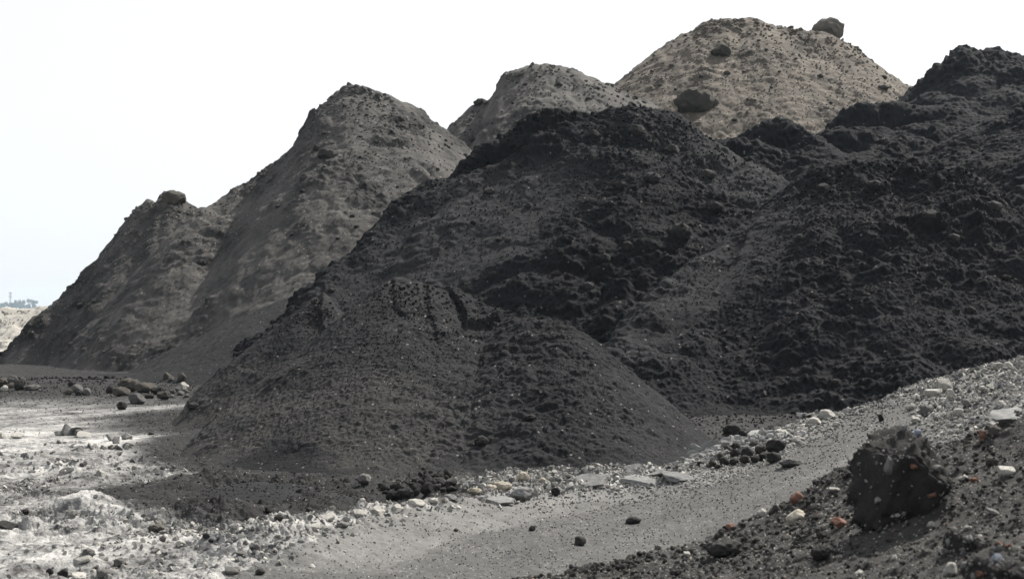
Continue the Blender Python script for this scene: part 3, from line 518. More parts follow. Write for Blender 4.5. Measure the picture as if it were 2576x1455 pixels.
# ------------------------------------------------------------------ stones
def ico(sub):
    bm = bmesh.new(); bmesh.ops.create_icosphere(bm, subdivisions=sub, radius=1.0)
    v = np.array([q.co[:] for q in bm.verts], np.float32); f = np.array([[q.index for q in p.verts] for p in bm.faces], np.int32); bm.free(); return v, f
ICO = {k: ico(k) for k in (1, 2, 3, 4, 5)}
def rock_np(kind, seed, sub):
    v, f = ICO[sub]; v = v.copy(); r_ = np.random.default_rng(seed * 13 + 5); off = r_.uniform(-50, 50, 3)
    if kind == 'round':
        v *= (1 + .30 * fbm(v + off, 1.0, 2, 1) + .12 * fbm(v + off, .3, 4, 4))[:, None]; cuts, lo, hi = 8, .66, .92
    elif kind == 'lump':
        v *= (.86 + .35 * np.abs(perlin((v + off) / .9, 3)) + .30 * np.abs(perlin((v + off) / .42, 5)) + .26 * np.abs(perlin((v + off) / .2, 6)) + .9 * bumps(v + off, .22, .6, 9) + .08 * fbm(v + off, .1, 2, 7))[:, None]; cuts, lo, hi = 2, .85, .95
    elif kind == 'ang':
        cuts, lo, hi = 11, .52, .86
    else:                                                   # slab: broad plate with broken rim
        v[:, 2] = np.sign(v[:, 2]) * np.abs(v[:, 2]) ** .5; cuts, lo, hi = 0, 1, 1
        for k in range(7):
            a = r_.uniform(0, 6.28); n = np.array([math.cos(a), math.sin(a), r_.uniform(-.15, .15)], np.float32); n /= np.linalg.norm(n); q = np.maximum(0, v @ n - r_.uniform(.6, .9)); v -= q[:, None] * n
        an = np.arctan2(v[:, 1], v[:, 0]); v[:, :2] *= (1 + .30 * fbm(np.stack([np.cos(an), np.sin(an), 0 * an], 1) * 1.0 + off, .7, 4, 12))[:, None]
        v[:, 2] += .30 * fbm(v * [1, 1, 0] + off, .8, 4, 8) + .3 * v[:, 0] * r_.uniform(-.4, .4) + .10 * fbm(v + off, .15, 2, 14)
        v *= (1 + .08 * fbm(v + off, .25, 3, 4))[:, None]
    for k in range(cuts):
        n = r_.normal(size=3).astype(np.float32); n /= np.linalg.norm(n); q = np.maximum(0, v @ n - r_.uniform(lo, hi)); v -= q[:, None] * n
    if kind == 'ang': v *= (1 + .05 * fbm(v + off, .5, 3, 9))[:, None]
    if kind in ('round', 'ang') and sub > 2: v *= (1 + .07 * fbm(v + off, .22, 4, 15) - .10 * np.abs(perlin((v + off) / .45, 16)))[:, None]
    v -= (v.max(0) + v.min(0)) / 2; v /= (v.max(0) - v.min(0)) / 2
    return v * .5, f, .5 + .55 * fbm(v + off, .5, 4, 10)     # unit box
LIB = {}
def lib(kind, i, sub):
    k = (kind, i, sub)
    if k not in LIB:
        v, f, t = rock_np(kind, i, sub); me = mesh_np('stone', v, f, {'tone': t}, smooth=(kind not in ('ang', 'slab') or (sub > 3 and kind == 'ang'))); me.materials.append(M['greystone']); LIB[k] = me
    return LIB[k]
def put(name, kind, i, mat, loc, dims, rot, sub=3, parent=None):
    me = lib(kind, i, sub); o = bpy.data.objects.new(name, me); C.objects.link(o); o.location = loc; o.scale = dims; o.rotation_euler = rot
    o.material_slots[0].link = 'OBJECT'; o.material_slots[0].material = M[mat]
    if parent: o.parent = parent
    return o
FLAT = ('ground', 'dirt_track', 'gravel_bank', 'spoil_mound')
def cast2(px, py):
    d = Vector(((px - CX) / FPX, 1, -(py - HY) / FPX)).normalized()
    ok, p, n, i, o, m = scene.ray_cast(DG, Vector((0, 0, CAM_Z)), d)
    return (p.copy(), o.name.split('.')[0]) if ok else (Vector(at(px, py, 62)), 'sky')
def lay(T, name, cat, group=None):
    """rows: px, py (centre), width, height in photo pixels, shape, material, label[, name[, tilt]]"""
    for k, row in enumerate(T):
        px, py, wp, hp, kind, mat, label = row[:7]; nm = row[7] if len(row) > 7 and row[7] else name; tilt = row[8] if len(row) > 8 else 0
        p, on = cast2(px, py + .42 * hp)
        if on in FLAT: D = p.y + .2 * wp / FPX * p.y; wm, hm = wp / FPX * D, 1.1 * hp / FPX * D; loc = Vector(at(px, py + .03 * hp, D))
        else:
            p2, on2 = cast2(px, py); p = p2 if on2 not in FLAT and on2 != 'sky' else p; D = 62.35 if mat == 'dustboulder' else p.y - (.06 if mat == 'umber' else .0) * wp / FPX * p.y; wm, hm = wp / FPX * D, hp / FPX * D; loc = Vector(at(px, py, D))
        rx = r0 = 0.0
        if kind == 'slab': hm *= .6; rx = .28; loc.z += .12 * hp / FPX * D
        i = (int(px) * 7 + int(py)) % 4; r_ = random.Random(px * 3 + py)
        o = put(nm, kind, i, mat, loc, (wm, wm * r_.uniform(.75, 1.0), hm), (rx * r_.uniform(.5, 1.3) + r_.uniform(-.15, .15), tilt, (0 if kind == 'slab' else r_.choice((0, math.pi))) + r_.uniform(-.35, .35)), 4 if wp > 18 else 3)
        tag(o, label, cat if nm == name else nm.replace('_', ' ').split()[-1], group)
#  stones at the foot of the brown heap at far left
lay([(4, 962, 34, 26, 'lump', 'brownstone', 'brown boulder cut off by the left edge, in the leftmost cluster of stones'),
     (31, 955, 36, 24, 'round', 'greystone', 'grey humped boulder at the back of the leftmost stone cluster'),
     (12, 976, 20, 16, 'round', 'palestone', 'small pale round stone in front of the leftmost stone cluster'),
     (29, 969, 26, 16, 'round', 'brownstone', 'low brown rock in the middle of the leftmost stone cluster'),
     (48, 969, 24, 28, 'ang', 'darkstone', 'upright black rock at the right of the leftmost stone cluster'),
     (57, 958, 17, 20, 'round', 'greystone', 'grey rock leaning behind the upright black rock'),
     (80, 974, 42, 15, 'lump', 'greystone', 'flat grey crumbling lump beside the upright black rock'),
     (181, 964, 23, 15, 'lump', 'darkstone', 'dark lump behind the second stone cluster from the left'),
     (172, 986, 20, 15, 'round', 'brownstone', 'low rock at the left end of the second stone cluster'),
     (194, 976, 30, 22, 'round', 'greystone', 'tallest grey stone of the second stone cluster'),
     (216, 984, 25, 20, 'ang', 'greystone', 'angular grey stone at the right end of the second stone cluster'),
     (197, 988, 18, 13, 'round', 'darkstone', 'small dark stone in front of the second stone cluster'),
     (280, 979, 28, 24, 'lump', 'darkstone', 'black rock at the left end of the largest boulder cluster'),
     (322, 968, 58, 36, 'lump', 'brownstone', 'biggest brown boulder on top of the largest boulder cluster'),
     (306, 984, 46, 24, 'round', 'brownstone', 'low brown boulder under the biggest boulder of its cluster'),
     (345, 1003, 44, 30, 'ang', 'greystone', 'square grey boulder lying in front of the largest boulder cluster'),
     (306, 1020, 28, 24, 'lump', 'darkstone', 'dark round boulder alone on the pale ground nearest the camera in its cluster'),
     (369, 975, 58, 28, 'round', 'brownstone', 'long sloping brown boulder at the right of the largest cluster'),
     (398, 983, 36, 22, 'round', 'darkstone', 'dark boulder between the long sloping boulder and its right neighbour'),
     (412, 993, 34, 20, 'round', 'brownstone', 'rounded boulder at the right end of the largest boulder cluster'),
     (376, 996, 24, 13, 'lump', 'darkstone', 'small dark stone behind the square grey boulder'),
     (421, 945, 23, 20, 'ang', 'brownstone', 'angular brown rock perched above the largest boulder cluster'),
     (431, 953, 17, 13, 'ang', 'greystone', 'small grey wedge just below the perched angular brown rock'),
     (457, 948, 23, 24, 'lump', 'brownstone', 'lumpy brown rock on the dark dust strip above the small grey stones'),
     (462, 970, 26, 20, 'ang', 'palestone', 'pale broken rock below the lumpy brown rock on the dust strip'),
     (487, 1024, 38, 30, 'lump', 'darkstone', 'dark slanting boulder lying alone at the lower end of the dust strip', None, -.35)], 'boulder', 'boulder')
lay([(x, y, w_, h_, 'round', 'greystone', 'small grey stone among those right of the largest boulder cluster') for x, y, w_, h_ in ((435, 984, 15, 11), (446, 979, 13, 12), (454, 988, 19, 12), (470, 994, 15, 9), (432, 996, 12, 9), (468, 982, 13, 10))], 'stone', 'stone', 'small stones by the boulder cluster')
#  clods and boulders on the heaps
lay([(205, 769, 26, 20, 'lump', 'darkstone', 'black clod low on the left flank of the brown heap at far left'),
     (507, 662, 28, 22, 'lump', 'darkstone', 'black clod alone on the smooth lower face between two brown heaps'),
     (436, 500, 66, 46, 'lump', 'brownstone', 'dark cracked block crowning the small peak at far left'),
     (822, 392, 54, 38, 'lump', 'darkstone', 'wide dark boulder high on the face of the notched grey brown heap'),
     (795, 377, 20, 26, 'lump', 'darkstone', 'narrow dark clod at the left end of the wide boulder'),
     (1209, 260, 40, 26, 'lump', 'darkstone', 'dark blocky clod on the left shoulder of the middle grey brown heap'),
     (1405, 214, 20, 16, 'round', 'darkstone', 'dark round stone just under the peak of the middle grey brown heap'),
     (1811, 131, 54, 42, 'ang', 'umber', 'brown chipped boulder below the summit of the tan heap'),
     (1746, 264, 108, 88, 'lump', 'umber', 'largest round dark boulder on the tan heap, above the black crest'),
     (1798, 258, 24, 26, 'round', 'brownstone', 'small brown boulder touching the right of the largest round boulder'),
     (2081, 79, 84, 70, 'round', 'dustboulder', 'rounded boulder standing against the sky on the right shoulder of the tan heap'),
     (2220, 222, 34, 18, 'lump', 'brownstone', 'tan crumbling lump low on the right side of the tan heap'),
     (1255, 604, 20, 18, 'lump', 'darkstone', 'left one of two black clods side by side on the dusty flank'),
     (1278, 606, 20, 20, 'lump', 'darkstone', 'right one of two black clods side by side on the dusty flank'),
     (1712, 590, 56, 66, 'lump', 'darkstone', 'tall black lump standing out in the valley of the broad black heap'),
     (1211, 1110, 40, 32, 'lump', 'darkstone', 'black clod low on the coarse face of the front heap'),
     (1335, 1053, 40, 26, 'lump', 'darkstone', 'black clod above right of the low clod on the front heap'),
     (914, 1204, 42, 28, 'lump', 'greystone', 'grey rounded clod at the left end of the black nodule pile'),
     (832, 731, 22, 18, 'lump', 'darkstone', 'black clod just right of the creviced small charcoal peak')], 'clod', 'clod')
lay([(x, y, w_, w_ * .75, 'lump', 'darkstone', 'small dark clod stuck in the upper face of the notched grey brown heap') for x, y, w_ in ((816, 336, 16), (867, 267, 13), (907, 344, 12), (922, 289, 10), (945, 357, 14), (837, 362, 12), (817, 421, 11), (905, 395, 9), (960, 300, 9), (985, 330, 10), (886, 543, 14), (897, 570, 15), (850, 600, 12), (760, 480, 14), (700, 520, 16), (735, 590, 14), (1020, 400, 12), (1000, 470, 10))], 'clod', 'clod', 'small clods on the notched heap')
lay([(x, y, w_, w_ * .75, 'lump', 'darkstone', 'small dark clod stuck in the face of the middle grey brown heap') for x, y, w_ in ((1320, 213, 14), (1301, 208, 9), (1480, 249, 16), (1503, 222, 12), (1598, 246, 16), (1191, 353, 18), (1100, 425, 12), (1240, 310, 12), (1170, 390, 13), (1290, 260, 10), (1340, 250, 8), (1060, 470, 14))], 'clod', 'clod', 'small clods on the middle heap')
lay([(x, y, w_, w_ * .75, 'lump', 'umber', 'small brown clod stuck in the stony face of the tan heap') for x, y, w_ in ((1828, 185, 21), (1690, 166, 16), (1764, 192, 13), (1927, 126, 11), (1909, 102, 11), (1870, 181, 10), (2063, 193, 18), (1847, 302, 17), (2222, 195, 18), (2089, 259, 11), (1975, 86, 11), (1723, 90, 11), (1660, 215, 13), (1700, 225, 12), (1940, 220, 10), (2010, 140, 9), (1880, 250, 9), (1640, 180, 12), (1960, 180, 9), (2130, 180, 9))], 'clod', 'clod', 'small clods on the tan heap')
lay([(x, y, w_, w_ * .8, 'lump', 'darkstone', 'black clod standing out of the rough face of the broad black heap') for x, y, w_ in ((1230, 483, 32), (1129, 500, 26), (1330, 520, 26), (1450, 560, 30), (1560, 470, 40), (1490, 340, 36), (1600, 330, 44), (1690, 380, 42), (1640, 450, 46), (1520, 650, 34), (1400, 690, 28), (1240, 690, 22), (1780, 440, 38), (1480, 720, 30), (1090, 540, 20), (1190, 560, 18), (1580, 620, 36), (1800, 520, 34))], 'clod', 'clod', 'clods on the broad black heap')
lay([(x, y, w_, w_ * .8, 'lump', 'darkstone', 'black clod standing out of the face of the big right heap') for x, y, w_ in ((2070, 475, 40), (2200, 470, 46), (2340, 545, 50), (2400, 600, 34), (2050, 745, 22), (2120, 745, 20), (2500, 520, 40), (2260, 780, 26), (1900, 660, 24), (1800, 740, 20), (1950, 820, 22), (2300, 900, 24), (2440, 780, 28), (2160, 640, 28), (2010, 600, 26), (2530, 700, 26), (1860, 900, 22), (2100, 960, 22))], 'clod', 'clod', 'clods on the big right heap')
#  nodules rolled to the feet of the front heap
rn = random.Random(5); nod = []
for k in range(70):
    t = rn.random(); x = 955 + 190 * t; yc = 1238 - 26 * t + rn.uniform(-24, 16); s_ = 1.25 * rn.choice((9, 11, 13, 15, 18, 22, 27)) * rn.uniform(.85, 1.15); nod.append((x, yc, s_, s_ * rn.uniform(.7, .95), 'lump' if k % 3 else 'round', 'darkstone', 'black rounded nodule in the pile along the foot of the front heap'))
nod += [(x, y, w_, w_ * .8, 'round', 'darkstone', 'black rounded nodule in the pile along the foot of the front heap') for x, y, w_ in ((1065, 1178, 13), (1058, 1190, 15), (1072, 1195, 14), (1083, 1186, 12), (1048, 1200, 13), (1096, 1205, 15), (1030, 1205, 14))]
lay(nod, 'nodule', 'nodule', 'black nodules at the front heap')
lay([(x, y, w_ * 1.25, w_, 'round' if i % 3 == 0 else 'lump', 'darkstone', 'black rounded nodule in the heap between the front heap and the pale berm') for i, (x, y, w_) in enumerate(((1841, 1084, 38), (1853, 1109, 22), (1851, 1140, 28), (1881, 1137, 30), (1914, 1130, 27), (1922, 1147, 25), (1951, 1122, 40), (1946, 1150, 30), (1849, 1124, 24), (1822, 1160, 26), (1873, 1155, 24), (1895, 1118, 20), (1830, 1130, 24), (1865, 1092, 22), (1900, 1153, 22), (1812, 1146, 18), (1792, 1165, 18), (1762, 1166, 16), (1880, 1105, 18), (1930, 1108, 20), (1846, 1160, 20), (1780, 1172, 14), (1805, 1172, 14)))], 'nodule', 'nodule', 'black nodules by the berm')
#  broken lime crust and stones along the far edge of the track
lay([(1583, 1186, 74, 13, 'slab', 'crust', 'thin grey crust plate tilted up against the front heap', 'crust_slab', -.42),
     (1608, 1209, 104, 22, 'slab', 'crust', 'largest cracked grey crust slab overhanging the track edge', 'crust_slab', .06),
     (1706, 1201, 92, 22, 'slab', 'crust', 'grey crust slab right of the largest slab with a dark gap under it', 'crust_slab', .12),
     (1646, 1190, 60, 12, 'slab', 'crust', 'narrow crust plate bridging the two biggest slabs', 'crust_slab', -.2),
     (1484, 1208, 92, 16, 'slab', 'crust', 'low pale crust plate behind the black ball', 'crust_slab'),
     (1312, 1242, 62, 36, 'ang', 'crust', 'rough grey boulder with a flat shadowed side at the track edge'),
     (1260, 1259, 74, 16, 'slab', 'crust', 'flat grey slab lying left of the rough grey boulder', 'crust_slab'),
     (1346, 1238, 16, 30, 'ang', 'crust', 'upright grey shard right of the rough grey boulder'),
     (1315, 1198, 34, 26, 'lump', 'cream', 'white lumpy rock standing against the black front heap'),
     (1262, 1222, 52, 26, 'lump', 'cream', 'cream coloured rock cluster lump behind the flat grey slab'),
     (1232, 1226, 34, 18, 'lump', 'cream', 'small cream rock left of the cream rock lump'),
     (1362, 1206, 24, 14, 'ang', 'cream', 'small cream rock right of the white lumpy rock'),
     (1192, 1234, 40, 18, 'lump', 'cream', 'low cream rock at the right end of the black nodule pile'),
     (1210, 1252, 30, 14, 'ang', 'crust', 'grey stone below the low cream rock'),
     (822, 1302, 42, 18, 'slab', 'palestone', 'pale slab tilted on the verge below the dark mound', 'crust_slab', -.25),
     (790, 1323, 40, 12, 'slab', 'palestone', 'pale thin slab left of the tilted slab on the verge', 'crust_slab', -.12),
     (862, 1318, 34, 14, 'lump', 'greystone', 'grey lump right below the tilted pale slab'),
     (905, 1290, 36, 20, 'ang', 'palestone', 'pale angular rock on the verge above the grey lump'),
     (948, 1284, 44, 22, 'ang', 'palestone', 'large pale angular rock midway along the left verge'),
     (1000, 1276, 32, 18, 'ang', 'palestone', 'pale angular rock right of the large pale rock'),
     (1046, 1264, 46, 20, 'ang', 'palestone', 'long pale rock below the black nodule pile'),
     (1090, 1258, 26, 16, 'lump', 'palestone', 'small pale lump right of the long pale rock'),
     (1132, 1250, 34, 16, 'ang', 'crust', 'grey rock between the nodule pile and the cream rocks'),
     (1397, 1236, 24, 23, 'round', 'darkstone', 'single black ball of spoil on the pale far edge of the track'),
     (1593, 1308, 44, 20, 'lump', 'darkstone', 'black two humped clod alone on the grey track'),
     (1338, 1328, 18, 15, 'round', 'darkstone', 'small black stone alone on the middle of the track'),
     (1459, 1359, 30, 26, 'lump', 'darkstone', 'dark clod at the edge of the gravel bank nearest the track middle'),
     (1147, 1331, 12, 8, 'ang', 'darkstone', 'tiny dark stone left of the small black stone on the track')], 'rock', 'rock')
#  berm of white gravel at right
lay([(2374, 971, 36, 40, 'ang', 'palestone', 'white pointed rock sticking up on the berm crest'),
     (2346, 987, 46, 20, 'ang', 'palestone', 'white flat rock left of the white pointed rock'),
     (2392, 990, 30, 26, 'ang', 'palestone', 'pale squat rock right of the white pointed rock'),
     (2080, 1042, 44, 26, 'ang', 'palestone', 'pale peak of crumbling rock on the low part of the berm'),
     (2050, 1060, 40, 22, 'ang', 'palestone', 'pale rock on the left slope of the crumbling berm peak'),
     (2510, 921, 30, 22, 'round', 'palestone', 'round white stone on the berm crest near the right edge'),
     (2537, 917, 22, 16, 'round', 'palestone', 'smaller white stone right of the round white crest stone'),
     (2409, 1036, 26, 22, 'round', 'palestone', 'round pale cobble below the white pointed rock'),
     (2431, 1013, 28, 20, 'ang', 'greystone', 'grey cobble up right of the round pale cobble'),
     (2517, 1015, 26, 18, 'round', 'palestone', 'pale cobble on the gravel slope near the right edge'),
     (2005, 1104, 32, 18, 'ang', 'palestone', 'pale rock at the far bend of the track'),
     (2104, 1067, 20, 14, 'round', 'palestone', 'pale cobble right of the crumbling berm peak'),
     (2216, 1050, 18, 20, 'ang', 'darkstone', 'dark upright stone on the berm above the conglomerate boulder'),
     (1960, 1090, 46, 24, 'lump', 'palestone', 'pale crumbly lump behind the black nodules'),
     (1915, 1096, 36, 20, 'lump', 'palestone', 'pale rubble lump at the left end of the berm'),
     (1990, 1164, 70, 24, 'lump', 'greystone', 'grey green gravelly lump at the edge of the track'),
     (2303, 1056, 24, 16, 'round', 'palestone', 'pale cobble right of the dark upright stone'),
     (2330, 1030, 34, 28, 'lump', 'greystone', 'dark gravelly lump in the middle of the berm slope'),
     (2290, 1022, 26, 18, 'round', 'palestone', 'pale cobble high on the berm left of the gravelly lump'),
     (2470, 975, 18, 12, 'round', 'palestone', 'small pale cobble up on the right part of the berm'),
     (2534, 1046, 96, 26, 'slab', 'crust', 'flat pale slab lying on the top edge of the gravel bank', 'crust_slab', -.1)], 'rock', 'rock')
#  stones on the pale ground at left
lay([(253, 1189, 24, 20, 'ang', 'palestone', 'pale pinkish boulder on the pale ground left of the dark mound'),
     (206, 1168, 15, 12, 'lump', 'greystone', 'grey stone up left of the pale pinkish boulder'),
     (164, 1186, 44, 12, 'slab', 'greystone', 'long grey shard lying across the pale ruts', 'shard', -.5),
     (381, 1089, 16, 8, 'lump', 'darkstone', 'dark stone on the white band of ground below the boulders'),
     (409, 1175, 14, 11, 'round', 'greystone', 'left one of two round grey stones beside the front heap foot'),
     (437, 1173, 12, 10, 'round', 'greystone', 'right one of two round grey stones beside the front heap foot'),
     (64, 1286, 22, 15, 'lump', 'darkstone', 'dark lump near the left edge level with the white mound'),
     (18, 1322, 48, 18, 'slab', 'darkstone', 'dark slab at the left edge of the pale rubble', 'shard', .3),
     (222, 1390, 32, 26, 'lump', 'greystone', 'round grey rock resting behind a shadowed slab at lower left'),
     (207, 1404, 60, 16, 'slab', 'palestone', 'pale slab with a dark underside at lower left', 'crust_slab', -.15),
     (301, 1413, 32, 22, 'lump', 'greystone', 'grey lump right of the pale slab with dark underside'),
     (158, 1438, 28, 20, 'ang', 'darkstone', 'dark angular stone near the bottom edge at lower left'),
     (125, 1436, 20, 18, 'lump', 'darkstone', 'dark lump left of the dark angular stone at the bottom'),
     (394, 1328, 44, 24, 'lump', 'brownstone', 'dark brown crumbling clod on the pale rubble below the mound'),
     (409, 1354, 18, 18, 'lump', 'greystone', 'grey stone just under the brown crumbling clod'),
     (519, 1346, 20, 14, 'ang', 'darkstone', 'dark stone in the pale rubble left of the track end'),
     (531, 1358, 16, 12, 'lump', 'darkstone', 'second dark stone just below right of the dark stone'),
     (264, 1440, 44, 22, 'lump', 'greystone', 'broad grey lump on the bottom edge at lower left'),
     (184, 1290, 26, 16, 'ang', 'palestone', 'pale block left of the white mound'),
     (675, 1281, 20, 16, 'ang', 'darkstone', 'dark stone on the lower slope of the dark mound'),
     (700, 1301, 26, 18, 'lump', 'darkstone', 'black clod at the lower edge of the dark mound'),
     (777, 1281, 18, 14, 'lump', 'darkstone', 'dark clod on the right part of the dark mound'),
     (654, 1437, 26, 18, 'lump', 'darkstone', 'black stone at the bottom edge where the track begins'),
     (585, 1434, 40, 22, 'ang', 'greystone', 'grey block at the bottom edge left of the black stone'),
     (201, 1448, 46, 12, 'slab', 'palestone', 'pale flat slab cut by the bottom edge', 'crust_slab', .1),
     (470, 1338, 30, 10, 'slab', 'palestone', 'pale plate in the rubble under the white scarp', 'crust_slab', -.1),
     (455, 1366, 24, 16, 'ang', 'palestone', 'pale angular stone in the middle of the lower left rubble'),
     (610, 1392, 30, 12, 'slab', 'greystone', 'grey plate in the rubble beside the track end', 'shard', .2),
     (640, 1372, 26, 16, 'ang', 'greystone', 'grey angular stone above the grey plate by the track end')], 'rock', 'rock')
#  stones on the foreground bank
lay([(2471, 1096, 18, 30, 'ang', 'redstone', 'orange brick fragment standing on end near the top of the bank'),
     (2504, 1084, 40, 30, 'lump', 'brownstone', 'brown clod beside the standing orange brick fragment'),
     (2494, 1160, 40, 28, 'lump', 'brownstone', 'tan brown clod on the bank above the white angular stone'),
     (2531, 1184, 42, 26, 'ang', 'palestone', 'white angular stone on the bank near the right edge'),
     (2421, 1201, 28, 18, 'ang', 'palestone', 'pale stone left of the orange brown chip'),
     (2449, 1206, 20, 16, 'ang', 'redstone', 'orange brown chip between the pale stone and the white angular stone'),
     (2003, 1251, 36, 32, 'ang', 'redstone', 'reddish brown stone at the crest of the bank left of the big boulder'),
     (2002, 1298, 52, 38, 'round', 'cream', 'large pale rounded cobble on the bank below the reddish stone'),
     (1915, 1287, 26, 20, 'round', 'palestone', 'pale round stone left of the large pale cobble'),
     (2112, 1315, 50, 26, 'ang', 'redstone', 'pinkish long stone beside the shadow of the big boulder', None, -.4),
     (2064, 1345, 26, 22, 'lump', 'darkstone', 'dark clod left below the pinkish long stone'),
     (2096, 1230, 30, 12, 'slab', 'palestone', 'pale flat chip left of the big conglomerate boulder'),
     (1837, 1323, 24, 16, 'ang', 'redstone', 'dull pink chip on the bank crest left of the pale stones'),
     (2388, 1434, 46, 42, 'ang', 'palestone', 'pale squarish stone near the bottom right corner'),
     (1822, 1378, 92, 48, 'lump', 'darkstone', 'low black lump on the bank below the dull pink chip'),
     (2066, 1390, 56, 40, 'lump', 'darkstone', 'black lump in the middle of the bank near the bottom'),
     (2340, 1318, 20, 18, 'round', 'palestone', 'small pale pebble right of the boulder shadow'),
     (2534, 1370, 18, 11, 'ang', 'redstone', 'small orange chip low near the right edge'),
     (2512, 1364, 14, 10, 'ang', 'redstone', 'smaller orange chip beside the small orange chip'),
     (2248, 1402, 20, 15, 'ang', 'palestone', 'white chip below the boulder shadow'),
     (1727, 1392, 17, 14, 'ang', 'palestone', 'white chip left of the low black lump'),
     (1983, 1347, 16, 14, 'round', 'cream', 'cream pebble below the large pale cobble'),
     (2500, 1287, 44, 14, 'slab', 'greystone', 'grey flat shard in the middle of the right bank', 'shard', .25),
     (1700, 1440, 34, 22, 'lump', 'darkstone', 'dark clod at the bottom edge right of the track'),
     (1560, 1425, 30, 20, 'lump', 'darkstone', 'dark clod at the lower fringe of the bank'),
     (2160, 1440, 24, 18, 'round', 'palestone', 'pale pebble at the bottom edge of the bank'),
     (1655, 1375, 20, 14, 'lump', 'greystone', 'grey clod on the bank fringe below the two humped clod')], 'bank_stone', 'stone')
for o in [o for o in bpy.data.objects if o.name.startswith('bank_stone')]: o.name = 'stone'

def merged(kind, n, pos, size, subs, seed, squash=(.55, 1.0)):
    """many small stones as one mesh: vertices, faces, tone"""
    r_ = np.random.default_rng(seed); nv = 6; VV, FF, TT = [], [], []; off = 0; which = r_.integers(0, nv, n)
    q = r_.normal(size=(n, 4)); q /= np.linalg.norm(q, axis=1)[:, None]; a, b, c, d = q.T
    Rm = np.stack([np.stack([1 - 2 * (c * c + d * d), 2 * (b * c - a * d), 2 * (b * d + a * c)], 1), np.stack([2 * (b * c + a * d), 1 - 2 * (b * b + d * d), 2 * (c * d - a * b)], 1), np.stack([2 * (b * d - a * c), 2 * (c * d + a * b), 1 - 2 * (b * b + c * c)], 1)], 1)
    sc = size[:, None] * np.stack([np.ones(n), r_.uniform(.6, 1, n), r_.uniform(*squash, n)], 1); tn = np.clip(r_.normal(.5, .28, n), 0, 1.2)
    for k in range(nv):
        v, f, t = rock_np(kind if k % 3 else 'round', k + 20, subs); i = np.nonzero(which == k)[0]
        if not len(i): continue
        W = np.einsum('nij,nvj->nvi', Rm[i], v[None] * sc[i][:, None, :]) + pos[i][:, None, :]
        VV.append(W.reshape(-1, 3)); FF.append((f[None] + (np.arange(len(i)) * len(v))[:, None, None]).reshape(-1, 3) + off); TT.append(np.repeat(tn[i], len(v)) + np.tile(t - .5, len(i)) * .4); off += len(i) * len(v)
    return np.concatenate(VV), np.concatenate(FF), np.concatenate(TT)
def sizes(n, lo, hi, seed, p=2.6):
    u_ = np.random.default_rng(seed).random(n); return (lo ** -p + u_ * (hi ** -p - lo ** -p)) ** (-1 / p)
def rubble_on(key, name, mat, n, lo, hi, seed, wt=None, kind='ang'):
    par = [o for o in bpy.data.objects if o.get('_key') == key][0]; Vh, nh, th = HV[key]; r_ = np.random.default_rng(seed)
    w_ = np.ones(len(Vh)); fr_ = np.clip(-nh[:, 1] - .30, 1e-4, .3); soilm = mat in ('brown', 'tan'); w_ = w_ * fr_ if wt is None else w_ * fr_ * wt(Vh)
    i = r_.choice(len(Vh), n, p=w_ / w_.sum()); s_ = sizes(n, lo, hi, seed)
    v, f, t = merged(kind, n, Vh[i] + nh[i] * (s_ * (.02 if soilm else .15))[:, None], s_, 1, seed, (.4, .8))
    if soilm: t = t * .7 + .42
    o = obj(name, mesh_np(name, v - np.array(par.location), f, {'tone': t}, smooth=False), M[mat], parent=par); o['kind'] = 'stuff'
rubble_on('h1', 'rubble', 'brown', 2000, .035, .22, 801); rubble_on('h2', 'rubble', 'brown', 3200, .035, .22, 802)
rubble_on('h3', 'rubble', 'brown', 2200, .04, .24, 803); rubble_on('h4', 'rubble', 'tan', 4200, .045, .28, 804)
rubble_on('mid', 'rubble', 'black', 4200, .03, .16, 805, kind='lump'); rubble_on('right', 'rubble', 'black', 4200, .022, .12, 806, kind='lump')
rubble_on('front', 'rubble', 'front', 3000, .014, .06, 807, kind='lump'); rubble_on('apron', 'rubble', 'front', 2500, .012, .05, 808, kind='lump'); rubble_on('frontb', 'rubble', 'front', 900, .016, .06, 809, kind='lump')
rubble_on('pale', 'rubble', 'palestone', 1500, .06, .3, 810)
#  loose gravel too many to count
def strew(name, mat, Vp, wgt, n, lo, hi, seed, sub=1, kind='ang', p=2.6, squash=(.55, 1.0)):
    r_ = np.random.default_rng(seed); i = r_.choice(len(Vp), n, p=wgt / wgt.sum()); s_ = sizes(n, lo, hi, seed, p); ps = Vp[i] + r_.normal(0, .01, (n, 3)) * [1, 1, 0]
    v, f, t = merged(kind, n, ps + np.array([0, 0, .15]) * s_[:, None], s_, sub, seed, squash)
    o = obj(name, mesh_np(name, v, f, {'tone': t}, smooth=False), M[mat]); o['kind'] = 'stuff'; return o
Vg, rg_, tin_, xg, yg, dust_, vd_, bd_ = GN; area = yg ** 3.0 * .001; vis = (np.abs(xg) < .42 * yg + .8)
patch = sstep(-.05, .3, fbm(Vg, 1.1, 4, 650)) + .06; pale_w = area * vis * (1 - tin_) * np.clip(1 - dust_, 0, 1) * np.maximum(patch, .7 * np.maximum(vd_, bd_)) * sstep(21, 13, yg - 4 * bd_)
strew('gravel', 'palestone', Vg, pale_w * (yg < 26) * (.15 + rg_ + .8 * vd_ + 1.2 * bd_), 7000, .02, .14, 821, p=2.3)
strew('gravel', 'crust', Vg, pale_w * (yg < 20) * (.1 + rg_ + vd_ + bd_), 4500, .02, .18, 822, p=2.2)
strew('gravel', 'greystone', Vg, area * vis * (1 - tin_) * (yg < 30), 2500, .018, .11, 823)
strew('gravel', 'palestone', Vg, area * vis * (yg < 22) * np.clip(vd_ * 1.0 + bd_ - tin_, 0, 1) * (1 - dust_), 6000, .02, .13, 824)
strew('gravel', 'track', Vg, area * vis * tin_ * (yg < 20) * (yg > 5), 6000, .010, .05, 825, squash=(.3, .6))
